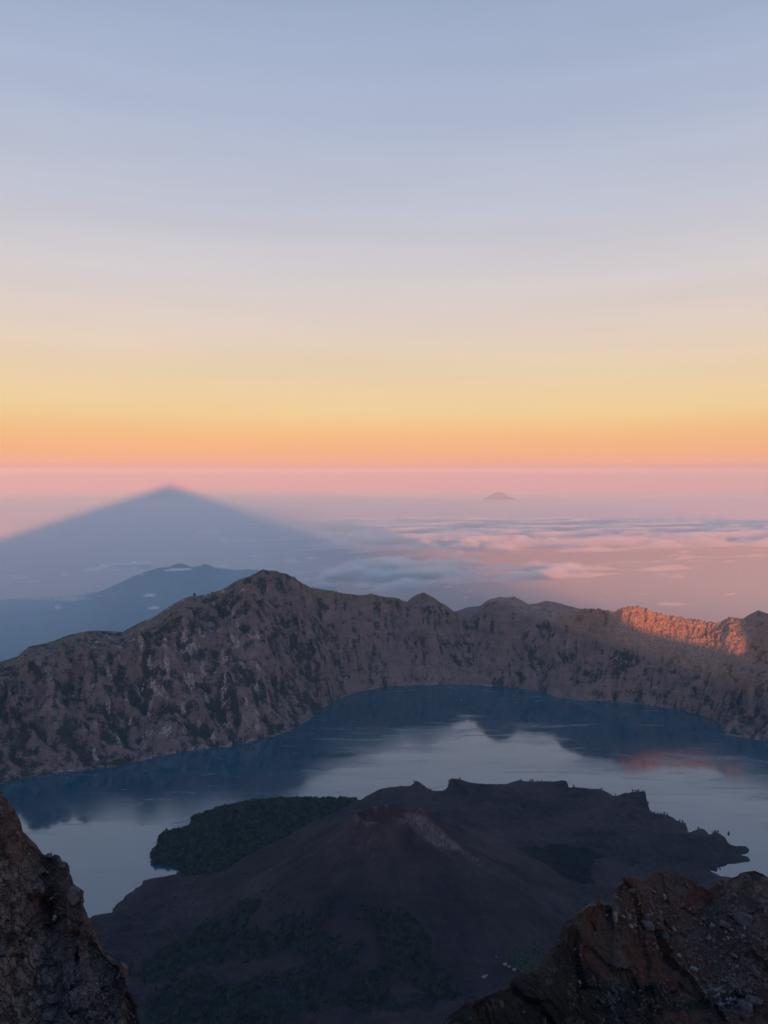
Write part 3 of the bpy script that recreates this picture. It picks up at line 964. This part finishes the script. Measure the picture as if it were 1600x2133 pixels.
# ================================================================== THINGS
rnd = random.Random(7)
STONE_M = {
    'grey': mat_stone('grey_stone', (0.058, 0.045, 0.042), (0.12, 0.094, 0.085)),
    'pale': mat_stone('pale_stone', (0.14, 0.115, 0.10), (0.25, 0.2, 0.17)),
    'dark': mat_stone('dark_stone', (0.04, 0.034, 0.034), (0.09, 0.075, 0.07)),
    'red': mat_stone('reddish_stone', (0.065, 0.038, 0.032), (0.14, 0.085, 0.07)),
    'yellow': mat_stone('yellowish_stone', (0.14, 0.11, 0.06), (0.24, 0.19, 0.10)),
}


def rock_mesh(seed, npt=26, flat=(1, .8, .6), sub=True, smooth=False):
    r = random.Random(seed)
    bm = bmesh.new()
    for i in range(npt):
        v = Vector((r.gauss(0, 1), r.gauss(0, 1), r.gauss(0, 1))).normalized() * r.uniform(.8, 1.05)
        bm.verts.new((v.x * flat[0] * .5, v.y * flat[1] * .5, v.z * flat[2] * .5))
    ret = bmesh.ops.convex_hull(bm, input=bm.verts)
    junk = [g for g in ret['geom_interior'] + ret['geom_unused'] if isinstance(g, bmesh.types.BMVert)]
    if junk: bmesh.ops.delete(bm, geom=list(set(junk)), context='VERTS')
    if sub:
        bmesh.ops.bevel(bm, geom=bm.edges[:], offset=.035, segments=1, affect='EDGES')
        bmesh.ops.triangulate(bm, faces=bm.faces[:])
    bm.normal_update()
    me = bpy.data.meshes.new('stone')
    bm.to_mesh(me); bm.free()
    return me


ROCKS = {}
for mk, mm in STONE_M.items():
    ROCKS[mk] = []
    for k in range(4):
        me = rock_mesh(k * 13 + len(mk), 12, ((1, .8, .6), (1, .6, .7), (1, .9, .8), (1, .75, .45))[k], False)
        me.materials.append(mm)
        ROCKS[mk].append(me)


def surf(px, py, X, Y, Pos):
    i = int(np.argmin((X - px) ** 2 + (Y - py) ** 2))
    return Vector(Pos[i]), math.sqrt((X[i] - px) ** 2 + (Y[i] - py) ** 2)


def put_rock(px, py, size_px, mk, label, group=None, side='R', me=None, name='stone', cat='stone', sc=None, rot=None):
    X, Y, Pos = (RX, RY, RPos) if side == 'R' else (LX, LY, LPos)
    p, miss = surf(px, py, X, Y, Pos)
    if miss > 6: return None
    d = (p - Vector((0, 0, CAMZ))).length
    s = size_px / F * d * (.85 if side == 'R' else .75)
    o = bpy.data.objects.new(name, me or rnd.choice(ROCKS[mk]))
    scene.collection.objects.link(o)
    o.location = p + Vector((0, 0, s * .02))
    o.rotation_euler = rot or (rnd.uniform(-.5, .5), rnd.uniform(-.5, .5), rnd.uniform(0, 6.28))
    o.scale = tuple(s * k for k in (sc or (1, rnd.uniform(.8, 1.1), rnd.uniform(.8, 1.2))))
    tag(o, label, cat, group)
    return o


def big(seed, mk, flat=(1, .8, .7), npt=20):
    me = rock_mesh(seed, npt, flat, True)
    me.materials.append(STONE_M[mk])
    return me


BIGS = [  # px, py, size, material, flatness, seed, label
    (1231, 1886, 26, 'dark', (1, .7, .4), 1, 'dark flat slab at the tip of the stone cluster on the ridge edge'),
    (1250, 1885, 30, 'red', (.45, .5, 1.2), 2, 'thin upright reddish slab standing on the ridge edge'),
    (1264, 1890, 36, 'dark', (1.3, .7, .6), 3, 'dark leaning slab behind the upright reddish slab'),
    (1281, 1897, 34, 'grey', (.9, .6, 1.2), 4, 'tall grey boulder right beside the leaning slab on the ridge edge'),
    (1279, 1913, 28, 'pale', (.7, .6, 1.1), 5, 'pale wedge shaped stone under the tall grey boulder'),
    (1306, 1913, 24, 'grey', (.6, .6, 1.1), 6, 'narrow grey stone standing between pale wedge and round boulder'),
    (1312, 1929, 16, 'pale', (1, .8, .7), 7, 'small pale stone just below the narrow standing stone'),
    (1324, 1929, 13, 'yellow', (1, .8, .8), 8, 'small yellowish stone touching the round grey boulder'),
    (1346, 1930, 38, 'grey', (1, .9, .85), 9, 'largest round grey boulder in the middle of the scree top'),
    (1370, 1915, 26, 'dark', (1, .8, .6), 10, 'dark purple boulder uphill of the round grey boulder'),
    (1312, 1852, 30, 'grey', (1, .7, .7), 11, 'grey boulder under the dark knob at the top of the scree'),
    (1384, 1869, 17, 'pale', (1, .9, .9), 12, 'pale rounded stone alone on the red slope under the peak'),
    (1549, 1916, 50, 'grey', (.9, .75, 1.0), 13, 'large tilted grey block jutting up at the far side of the scree'),
    (1510, 1930, 34, 'red', (1.2, .8, .6), 14, 'broad reddish boulder half buried beside the large tilted block'),
    (1405, 1936, 20, 'pale', (1, .6, .5), 15, 'pale elongated stone uphill of the dark grey pocket'),
    (1384, 1952, 24, 'dark', (.8, .7, .9), 16, 'dark blue grey stone in the middle of the scree slope'),
    (1444, 2019, 22, 'pale', (1, .7, .8), 17, 'pale angular stone alone low on the brown scree'),
    (1415, 1990, 14, 'pale', (1, .9, .7), 18, 'small pale stone above the lone angular stone'),
    (1574, 2030, 26, 'red', (1, .9, .8), 19, 'pinkish boulder low at the edge of the scree'),
    (1572, 2026, 30, 'grey', (.5, .5, 1.2), 20, 'narrow grey splinter leaning beside the pinkish boulder'),
    (1551, 2096, 42, 'grey', (1.1, .8, .75), 21, 'big smooth grey boulder at the very bottom beside the veined outcrop'),
    (1570, 2086, 32, 'grey', (1.2, .7, .6), 22, 'second grey boulder leaning behind the big smooth one'),
    (1332, 2063, 15, 'grey', (1, .8, .7), 23, 'small grey stone on the black rock under the scree'),
    (1206, 2048, 28, 'pale', (1.4, .5, .4), 24, 'long pale stone lying alone on the black rock'),
    (1270, 2090, 16, 'grey', (.7, .7, 1), 25, 'small pointed grey stone low on the black rock'),
    (1479, 1955, 14, 'yellow', (1, .8, .8), 26, 'yellowish stone in the middle of the scree'),
    (1517, 1955, 14, 'yellow', (1, .8, .7), 27, 'yellowish stone below the broad reddish boulder'),
    (1530, 1993, 22, 'grey', (1.3, .6, .5), 28, 'flat grey stone low on the scree'),
    (1476, 1982, 20, 'grey', (1, .8, .8), 29, 'bluish grey stone low in the middle of the scree'),
    (1590, 1968, 26, 'red', (.8, .8, 1), 30, 'reddish block near the frame edge below the tilted block'),
]
for px, py, s, mk, fl, sd, lab in BIGS:
    put_rock(px, py, s, mk, lab, me=big(sd * 5 + 1, mk, fl), name='boulder', cat='boulder', sc=(1, 1, 1), rot=(rnd.uniform(-.3, .3), rnd.uniform(-.3, .3), rnd.uniform(0, 6.28)))
LBIGS = [
    (152, 1868, 50, 'red', (1.2, .9, .9), 51, 'big overhanging brown block at the edge of the near cliff'),
    (113, 1914, 16, 'pale', (.8, .7, 1), 52, 'small pale rounded stone in the dark cleft of the near cliff'),
    (130, 1803, 26, 'red', (1, .8, .8), 53, 'rounded brown block at the skyline notch of the near cliff'),
    (86, 1857, 18, 'grey', (.9, .8, 1), 54, 'small grey block at the top of the dark cleft'),
    (84, 1815, 28, 'red', (1.1, .8, .7), 55, 'brown block above the dark cleft of the near cliff'),
    (100, 1816, 12, 'pale', (1.2, .7, .5), 56, 'small flat pale stone beside the brown block above the cleft'),
    (215, 1988, 18, 'pale', (1.3, .7, .5), 57, 'flat pale stone on the lower edge of the near cliff'),
    (229, 1985, 22, 'dark', (1, .8, .9), 58, 'dark block beside the flat pale stone on the lower cliff edge'),
    (258, 2022, 34, 'red', (.7, .7, 1.3), 59, 'upright brown pinnacle low on the near cliff edge'),
    (208, 1948, 12, 'pale', (1, .8, .6), 60, 'small pale stone on the skyline of the lower cliff'),
    (98, 1780, 20, 'grey', (1.1, .9, .8), 61, 'rounded brown stone on the upper cliff skyline'),
    (36, 1735, 12, 'pale', (1.1, .9, .8), 62, 'small pale stone under the first skyline step of the cliff'),
    (14, 1727, 14, 'grey', (1.0, .9, .9), 63, 'small grey round stone near the top of the cliff'),
    (160, 1976, 14, 'grey', (1.4, .7, .6), 64, 'small flat grey stone on the red band of the cliff'),
]
for px, py, s, mk, fl, sd, lab in LBIGS:
    put_rock(px, py, s, mk, lab, side='L', me=big(sd * 3 + 1, mk, fl), name='boulder', cat='boulder', sc=(1, 1, 1), rot=(rnd.uniform(-.2, .2), rnd.uniform(-.2, .2), rnd.uniform(0, 6.28)))

# scattered stones: many alike, one object each
SCREE = np.array([(1290, 1845), (1345, 1855), (1400, 1880), (1470, 1890), (1530, 1905), (1600, 1950), (1600, 2060), (1560, 2060), (1500, 2040), (1440, 2040), (1380, 1990),
                  (1340, 1950), (1290, 1925), (1240, 1900), (1270, 1885)], float)


def in_poly(x, y, p):
    return seg_dist(np.array([[x, y]], float), p)[0][0] > 0


NEAR = [(1281, 1900, 'the tall grey boulder'), (1310, 1920, 'the narrow standing stone'), (1346, 1930, 'the large round boulder'), (1312, 1852, 'the dark knob'),
        (1384, 1869, 'the lone rounded stone'), (1405, 1936, 'the pale elongated stone'), (1384, 1952, 'the blue grey stone'), (1444, 2019, 'the lone angular stone'),
        (1479, 1955, 'the yellowish stone'), (1510, 1930, 'the half buried boulder'), (1549, 1916, 'the tilted block'), (1530, 1993, 'the flat grey stone'),
        (1476, 1982, 'the bluish stone'), (1590, 1968, 'the reddish edge block'), (1574, 2030, 'the pinkish boulder'), (1420, 1985, 'the two small pale stones')]
cnt = 0
dens = [(1310, 1890), (1340, 1905), (1420, 1965), (1450, 1930), (1580, 2000), (1530, 1940), (1380, 1890)]
while cnt < 225:
    if rnd.random() < .5:
        c = rnd.choice(dens); x = rnd.gauss(c[0], 32); y = rnd.gauss(c[1], 22)
    else:
        x = rnd.uniform(1240, 1600); y = rnd.uniform(1840, 2065)
    if x > 1598 or not in_poly(x, y, SCREE): continue
    mk = rnd.choices(['grey', 'pale', 'dark', 'red', 'yellow'], [6, 3, 3, 3, .6])[0]
    sz = min(18, 6 + rnd.expovariate(1 / 3.2))
    near = min(NEAR, key=lambda q: (q[0] - x) ** 2 + (q[1] - y) ** 2)
    col = {'grey': 'grey', 'pale': 'pale', 'dark': 'dark', 'red': 'reddish', 'yellow': 'yellowish'}[mk]
    rel = 'uphill of' if y < near[1] - 12 else 'downhill of' if y > near[1] + 12 else 'beside'
    if put_rock(x, y, sz, mk, ('tiny ' if sz < 8 else 'small ' if sz < 12 else 'medium ') + col + ' stone ' + rel + ' ' + near[2] + ' on the scree',
                'loose stones scattered on the scree slope'):
        cnt += 1
cnt = 0
while cnt < 45:
    y = rnd.uniform(1690, 2060); edge = float(np.interp(y, [p[1] for p in LP], [p[0] for p in LP]))
    x = edge - abs(rnd.gauss(0, 38)) - 5
    if x < 0: continue
    mk = rnd.choices(['grey', 'pale', 'dark', 'red'], [4, 2, 3, 3])[0]
    if put_rock(x, y, 6 + rnd.expovariate(1 / 4.0), mk, {'red': 'reddish'}.get(mk, mk) + ' stone lodged ' + ('near the top of' if y < 1790 else 'above the dark cleft of' if y < 1860 else 'beside the dark cleft of' if y < 1930 else 'on the red band of' if y < 1995 else 'low on') + ' the cracked near cliff',
                'loose stones on the near cliff', side='L'):
        cnt += 1


def merged_rocks(name, n, sampler, size, mat, label):
    """fine gravel nobody could count, one object"""
    r = np.random.RandomState(5)
    base = []
    for k in range(5):
        me = rock_mesh(k + 300, 8, (1, .8, .7), False)
        v = np.array([q.co[:] for q in me.vertices]); f = np.array([list(p.vertices) for p in me.polygons if len(p.vertices) == 3])
        base.append((v, f))
    V, Fc, off = [], [], 0
    for k in range(n):
        p, s = sampler(r)
        if p is None: continue
        v, f = base[k % 5]
        a, b = r.uniform(0, 6.28, 2)
        ca, sa, cb, sb = math.cos(a), math.sin(a), math.cos(b), math.sin(b)
        M = np.array([[ca, -sa, 0], [sa, ca, 0], [0, 0, 1]]) @ np.array([[1, 0, 0], [0, cb, -sb], [0, sb, cb]])
        V.append(v @ M.T * s + p); Fc.append(f + off); off += len(v)
    o = link(name, mesh_from(name, np.vstack(V), np.vstack(Fc), False), mat)
    tag(o, label, kind='stuff')
    return o


selR = np.where((RX > 1180) & (RX < 1620) & (RY > 1820) & (RY < 2133))[0]
selL = np.where((LX > -10) & (LX < 300) & (LY > 1660) & (LY < 2133))[0]
scree_ok = seg_dist(np.stack([RX[selR], RY[selR]], -1), SCREE)[0]


def samp_right(r):
    for _ in range(6):
        k = r.randint(len(selR)); i = selR[k]
        if r.rand() < (1.0 if scree_ok[k] > -8 else .12): break
    s = (2.6 + r.exponential(1.9)) / F * np.linalg.norm(RPos[i] - np.array([0, 0, CAMZ]))
    return RPos[i], s


def samp_left(r):
    i = selL[r.randint(len(selL))]
    edge = np.interp(LY[i], [p[1] for p in LP], [p[0] for p in LP])
    if edge - LX[i] > 90 and r.rand() < .9: return None, 0
    return LPos[i], (2.2 + r.exponential(1.9)) / F * 60


merged_rocks('scree_gravel', 5200, samp_right, .1, STONE_M['red'], 'fine grey gravel strewn over the red scree slope')
merged_rocks('cliff_gravel', 2600, samp_left, .1, STONE_M['red'], 'fine brown rubble caught on the near cliff')

# ---- vegetation -----------------------------------------------------
leaf_m = mat_plain('dark_foliage', (0.004, 0.007, 0.007), (0.034, 0.038, 0.022), 0.05)
leaf2_m = mat_plain('rim_foliage', (0.03, 0.035, 0.018), (0.055, 0.055, 0.028), 0.2)
bark_m = mat_plain('bark', (0.04, 0.03, 0.025), (0.08, 0.06, 0.05), 2.0)


def crown_arrays(seed):
    r = np.random.RandomState(seed)
    bm = bmesh.new(); bmesh.ops.create_icosphere(bm, subdivisions=1, radius=.5)
    v = np.array([q.co[:] for q in bm.verts]); f = np.array([[q.index for q in p.verts] for p in bm.faces]); bm.free()
    v = v * (1 + r.uniform(-.35, .3, (len(v), 1))); v[:, 2] = v[:, 2] * 1.25 + .5
    return v, f


CROWNS = []
for k in range(6):
    r_ = np.random.RandomState(k)
    # few-sided ragged crown: 3 stacked irregular rings
    vs = [(0, 0, 1.15)]
    for zi, rr_ in ((.85, .30), (.45, .5), (.12, .36)):
        for q in range(5):
            a_ = q * 1.2566 + r_.uniform(-.4, .4)
            vs.append((math.cos(a_) * rr_ * r_.uniform(.7, 1.3), math.sin(a_) * rr_ * r_.uniform(.7, 1.3), zi + r_.uniform(-.12, .12)))
    fs = []
    for q in range(5):
        n_ = (q + 1) % 5
        fs.append((0, 1 + q, 1 + n_))
        for t_ in (0, 5):
            fs += [(1 + t_ + q, 6 + t_ + q, 6 + t_ + n_), (1 + t_ + q, 6 + t_ + n_, 1 + t_ + n_)]
    CROWNS.append((np.array(vs), np.array(fs)))


def woods(name, n, poly, size, mat, label, seed, dens_noise=0.0, scale=120.):
    r = np.random.RandomState(seed)
    lo, hi = poly.min(0), poly.max(0)
    P = r.uniform(lo, hi, (n * 4, 2))
    P = P[seg_dist(P, poly)[0] > -6]
    if dens_noise: P = P[fbm2(P[:, 0] / scale, P[:, 1] / scale, 4, seed) > dens_noise - .35]
    P = P[:n]
    V, Fc, off = [], [], 0
    for k, (x, y) in enumerate(P):
        z = pen_z(x, y)
        if z < .5: continue
        v, f = CROWNS[k % 6]
        s = size * r.uniform(.55, 1.35); a = r.uniform(0, 6.28)
        M = np.array([[math.cos(a), -math.sin(a), 0], [math.sin(a), math.cos(a), 0], [0, 0, r.uniform(.8, 1.2)]])
        V.append(v @ M.T * s + (x, y, z - .8)); Fc.append(f + off); off += len(v)
    o = link(name, mesh_from(name, np.vstack(V), np.vstack(Fc), False), mat)
    tag(o, label, kind='stuff')


woods('forest', 8500, FOREST, 10.5, leaf_m, 'dense dark forest covering the hill on the lake peninsula', 3)
woods('woodland', 2600, WOOD[0], 7.5, leaf_m, 'dark woodland patch on the lower crater floor', 4, .3)
woods('woodland', 3200, WOOD[1], 7.5, leaf_m, 'broad dark woodland on the nearest crater floor', 5, .3)
woods('woodland', 700, WOOD[2], 7.5, leaf_m, 'small dark wood in the middle of the crater floor', 6, .25)
woods('woodland', 420, WOOD[3], 7.5, leaf2_m, 'small green wood at the foot of the red ridge', 8, .2)
woods('scrubland', 650, GRASSP, 3.5, leaf2_m, 'green scrub on the crater floor beyond the ridge', 9, .3)
woods('scrubland', 520, px_poly([(250, 1860), (400, 1830), (700, 1900), (1000, 1960), (1050, 2010), (900, 2060), (600, 2000), (250, 2000)], 50), 4.0, leaf_m,
      'thin scattered bushes on the bare crater floor', 10, .35, 60.)


def make_tree(seed, mat):
    v, f = CROWNS[seed % 6]
    crown = mesh_from('crown', np.vstack([v * (.8, .8, .75) + (0, 0, .28), v * (.5, .5, .45) + (.18, .1, .2)]), np.vstack([f, f + len(v)]), False)
    crown.materials.append(mat)
    tv, tf = [], []
    for k, (z, rr_) in enumerate(((-.1, .06), (.3, .045), (.75, .02))):
        for q in range(5): tv.append((math.cos(q * 1.2566) * rr_ + .02 * k, math.sin(q * 1.2566) * rr_, z))
    for k in range(2):
        for q in range(5): tf.append((k * 5 + q, k * 5 + (q + 1) % 5, k * 5 + 5 + (q + 1) % 5, k * 5 + 5 + q))
    trunk = mesh_from('trunk', np.array(tv), np.array(tf)); trunk.materials.append(bark_m)
    return crown, trunk


TREES = [make_tree(k, leaf_m) for k in range(4)]


def put_tree(loc, h, label, group=None, name='tree'):
    c, t = rnd.choice(TREES)
    e = empty(name, loc, (0, 0, rnd.uniform(0, 6.28))); e.scale = (h, h, h)
    tag(e, label, 'tree', group)
    link('crown', c, None, e); link('trunk', t, None, e)


# single trees that stand out on skylines
put_tree(wall_point(405) - Vector((0, 0, 2)), 22, 'largest round tree on the skyline of the grassy crater rim')
put_tree(wall_point(442) - Vector((0, 0, 2)), 15, 'smaller tree on the grassy rim nearer the main peak')
for px in (650, 655, 688, 693, 700, 708, 716, 728, 738, 812, 818, 832, 846, 852, 930, 955, 1010, 1030, 1052):
    put_tree(wall_point(px + rnd.uniform(-2, 2)) - Vector((0, 0, 2)), rnd.uniform(6, 10), 'small dark tree on ' + ('the saddle just past the main peak' if px < 700 else 'the long crest beyond the main peak' if px < 800 else 'the crest before the second peak' if px < 860 else 'the slope past the second peak' if px < 990 else 'the rounded third knob of the wall'), 'trees along the crest of the far wall')
for k in range(46):
    px = rnd.uniform(1292, 1552)
    put_tree(wall_point(px) - Vector((0, 0, 3)), rnd.uniform(5, 10), 'small tree on ' + ('the sunlit knob that starts the bright rim' if px < 1345 else 'the sunlit rim just past the bright knob' if px < 1410 else 'the sunlit rim above its lowest dip' if px < 1500 else 'the far end of the sunlit rim'), 'trees along the sunlit rim')
EDGE_T = [862, 935, 958, 1085, 1105, 1110, 1120, 1128, 1148, 1195, 1253, 1282, 1305, 1318, 1322, 1326, 1330, 1338, 1342, 1346, 1350, 1357, 1363, 1370, 1377, 1384, 1390, 1416, 1422, 1428, 1455, 1484, 1490, 1495, 1500, 1555]
for k, px in enumerate(EDGE_T):
    e = [(q[0], q[1], q[2]) for q in OUT[22:-3]]
    y = float(np.interp(px, [q[0] for q in e[:44]], [q[1] for q in e[:44]])); h = float(np.interp(px, [q[0] for q in e[:44]], [q[2] for q in e[:44]]))
    p = on_plane(px, y + 1, h); n = p / np.linalg.norm(p)
    best = max((pen_z(*(p - n * d)) - (1500 / np.linalg.norm(p)) * 0 - d * .42, d) for d in range(-10, 60, 4))
    q = p - n * best[1]
    put_tree(Vector((q[0], q[1], pen_z(*q) - .6)), rnd.uniform(7, 12), 'small tree on ' + ('the two pointed lava teeth' if px < 1000 else 'the flat topped lava edge' if px < 1200 else 'the low lava edge before the cliff' if px < 1300 else 'the top of the lava cliff' if px < 1352 else 'the lava edge stepping down from the cliff' if px < 1440 else 'the tip of the lava point') + ' beside the lake', 'trees on the jagged lava edge')
for k in range(30):
    x, y = rnd.uniform(300, 700), rnd.uniform(1850, 1960)
    p = on_plane(x, y, 60)
    put_tree(Vector((p[0], p[1], pen_z(*p) - .5)), rnd.uniform(5, 10), 'lone tree on the bare dark slope below the cone', 'lone trees below the cone')
# tiny islet with a bush, right of the lava tip
p = on_plane(1518, 1736, 1)
isl = empty('rock_islet', (p[0], p[1], 0)); tag(isl, 'tiny rock islet with a bush standing off the lava point', 'islet')
im = rock_mesh(77, 20, (14, 9, 7), False); im.materials.append(STONE_M['dark']); link('rock', im, None, isl)
v, f = CROWNS[2]; bm_ = mesh_from('bush', v * (9, 7, 9) + (0, 0, 1), f, False); bm_.materials.append(leaf_m); link('bush', bm_, None, isl)
# pale rocks on the crater floor
for k, (px, py, s) in enumerate([(1052, 2026, 9), (1060, 2029, 7), (1071, 2031, 9), (1075, 2028, 6), (1008, 2052, 10), (1013, 2046, 6), (1033, 2017, 4)]):
    p = on_plane(px, py, 60); z = pen_z(*p)
    o = link('pale_rock', big(400 + k, 'pale'), None)
    d = math.hypot(*p) * 1.2
    o.location = (p[0], p[1], z + 1); w_ = s / F * d; o.scale = (w_, w_, w_ * .9)
    tag(o, 'bare pale rock showing on the crater floor beyond the ridge', 'rock', 'pale rocks on the crater floor')

# ================================================================== CLOUDS
def cloud_sheet(name, px0, px1, r0, r1, z0, thick, maskfn, dens, label, seed, na=420, nr=260, sx=900, sy=2600, thr=.1, rot=0.0, kind='stuff'):
    az = np.linspace(ray(px0, 1150)[0], ray(px1, 1150)[0], na)
    rr = np.geomspace(r0, r1, nr)
    A, Q = np.meshgrid(az, rr)
    X, Y = np.sin(A) * Q, np.cos(A) * Q
    c, s = math.cos(rot), math.sin(rot)
    xr, yr = X * c + Y * s, -X * s + Y * c
    w = fbm2(X / 5000, Y / 5000, 3, seed + 3) * 1500
    n = fbm2((xr + w) / sy, (yr + w * .5) / sx, 7, seed, .6) * 1.1
    H = thick * np.clip(n + maskfn(A, Q, X, Y) - thr, 0, 1.2)
    keep = H > thick * .01
    fc = grid_faces(nr, na)
    fk = keep.ravel()[fc].any(1)
    fc = fc[fk]
    n0 = nr * na
    top = np.stack([X, Y, z0 + H + .5], -1).reshape(-1, 3); bot = np.stack([X, Y, z0 - H * .3], -1).reshape(-1, 3)
    # side walls along the open boundary
    e = np.concatenate([fc[:, [0, 1]], fc[:, [1, 2]], fc[:, [2, 3]], fc[:, [3, 0]]])
    key = e.min(1).astype(np.int64) * n0 + e.max(1)
    u, idx, ct = np.unique(key, return_index=True, return_counts=True)
    b = e[idx[ct == 1]]
    side = np.stack([b[:, 1], b[:, 0], b[:, 0] + n0, b[:, 1] + n0], -1)
    allf = np.vstack([fc, fc[:, ::-1] + n0, side])
    used, inv = np.unique(allf, return_inverse=True)
    co = np.vstack([top, bot])[used]
    o = link(name, mesh_from(name, co, inv.reshape(allf.shape)), mat_volume(name + '_vapour', (.98, .96, .95, 1), dens))
    tag(o, label, kind=kind)
    print(name, len(allf))
    return o


def pxpy(A, Q, z):
    e = (z - CAMZ) / Q
    # screen of a point at azimuth A, tan elevation e
    dy = np.cos(A); dx = np.sin(A)
    dep = dy * math.cos(PITCH) - e * math.sin(PITCH); up = dy * math.sin(PITCH) + e * math.cos(PITCH)
    return CX + F * dx / dep, CY - F * up / dep


def g2(x, y, cx, cy, wx, wy, p=2):
    return np.exp(-(np.abs((x - cx) / wx) ** p + np.abs((y - cy) / wy) ** p))


def mask_near(A, Q, X, Y):
    x, y = pxpy(A, Q, -120)
    m = -1.0 + 1.6 * g2(x, y, 800, 1200, 160, 32) + 1.2 * g2(x, y, 1120, 1192, 170, 24) + 1.0 * g2(x, y, 1260, 1232, 60, 7) + .35 * g2(x, y, 60, 1195, 150, 16)
    return m


def mask_far(A, Q, X, Y):
    x, y = pxpy(A, Q, -120)
    top = 1.2 * sstep(1078, 1092, y) * sstep(1158, 1132, y + 8 * (x - 1100) / 500) * sstep(560, 800, x)
    return -.75 + top + .5 * sstep(400, 900, x) * g2(y, 0 * y, 1115, 0, 22, 1)


cloud_sheet('cloud_bank', -60, 1660, 9600, 18500, -120, 190, mask_near, 0.008, 'streaky white cloud drifting low beyond the crater rim', 11, 860, 420, sx=230, sy=1700, thr=.12, rot=.3)
cloud_sheet('cloud_sea', 380, 1720, 13500, 33000, -120, 200, mask_far, 0.003, 'broad sea of cloud stretching towards the horizon', 17, 560, 320, sx=600, sy=2100, thr=.1, rot=.1)


az = np.radians(np.linspace(-42, 42, 60)); A_, R_ = np.meshgrid(az, np.geomspace(10500, 155000, 30))
top_ = np.stack([np.sin(A_) * R_, np.cos(A_) * R_, -330 + 110 * fbm2(np.sin(A_) * R_ / 9000, np.cos(A_) * R_ / 9000, 3, 7) - 1200 * sstep(13500, 10500, R_) - 1500 * sstep(24000, 140000, R_)], -1).reshape(-1, 3)
bot_ = top_.copy(); bot_[:, 2] = -1985
fc_ = grid_faces(30, 60); e_ = np.concatenate([fc_[:, [0, 1]], fc_[:, [1, 2]], fc_[:, [2, 3]], fc_[:, [3, 0]]])
_, ix_, ct_ = np.unique(e_.min(1).astype(np.int64) * 1800 + e_.max(1), return_index=True, return_counts=True)
b_ = e_[ix_[ct_ == 1]]
side_ = np.stack([b_[:, 1], b_[:, 0], b_[:, 0] + 1800, b_[:, 1] + 1800], -1)
o = link('mist', mesh_from('mist', np.vstack([top_, bot_]), np.vstack([fc_, fc_[:, ::-1] + 1800, side_])), mat_volume('mist_vapour', (.58, .84, 1, 1), 7.5e-5, -.1))
tag(o, 'pale low mist lying over the sea and lowland', kind='stuff')
vap = mat_volume('cloud_vapour', (.96, .98, 1, 1), 0.014)
def puff(px, py, z, w, h, label, seed, deep=2.0):
    a, e = ray(px, py); d = (z - CAMZ) / e
    bm = bmesh.new(); bmesh.ops.create_icosphere(bm, subdivisions=5, radius=1.0)
    co = np.array([v.co[:] for v in bm.verts]); fc = np.array([[v.index for v in f.verts] for f in bm.faces]); bm.free()
    k = .9 + .95 * (billow3(co * (1.8, 1, 1), .7, seed, 5) * 2 - .5)
    co = co * k[:, None]
    W_, H_ = w / F * d / 2, h / F * d / 2
    co = co * (W_, W_ * deep * .5, H_)
    co[:, 2] = np.where(co[:, 2] < 0, co[:, 2] * .45, co[:, 2])
    c, s_ = math.cos(-a), math.sin(-a)
    co = np.stack([co[:, 0] * c - co[:, 1] * s_, co[:, 0] * s_ + co[:, 1] * c, co[:, 2]], -1)
    o = link('cloud', mesh_from('cloud', co, fc), vap)
    o.location = (math.sin(a) * d, math.cos(a) * d, z)
    tag(o, label, 'cloud')
    return o


puff(268, 1181, -160, 118, 17, 'long lens shaped white cloud beside the distant peaks', 1, 1.2)
puff(236, 1186, -160, 120, 10, 'thin flat cloud tailing off the lens shaped cloud', 2, 1.2)
puff(372, 1187, -160, 62, 7, 'thin white cloud strip under the distant peaks', 3, 1.0)
puff(312, 1241, -160, 26, 10, 'small round white cloud puff above the grassy rim', 4, 1.0)
puff(322, 1267, -160, 24, 9, 'faint small cloud puff just above the rim slope', 5, 1.0)
puff(296, 1197, -160, 12, 5, 'tiny cloud scrap below the lens shaped cloud', 6, 1.0)

# ================================================================== HAZE
bm = bmesh.new()
bmesh.ops.create_cube(bm, size=1.0)
X0, X1, Y0, Y1, Z0, Z1 = -170000, 170000, -9500, 170000, -2251, CAMZ + 1100
for v in bm.verts:
    v.co = (X0 if v.co.x < 0 else X1, Y0 if v.co.y < 0 else Y1, Z0 if v.co.z < 0 else Z1)
me = bpy.data.meshes.new('haze'); bm.to_mesh(me); bm.free()
haze = link('haze', me, mat_volume('air_haze', HAZE_COLOR, HAZE_DENSITY, HAZE_ANISO))
tag(haze, 'thin morning haze filling the air', kind='stuff')
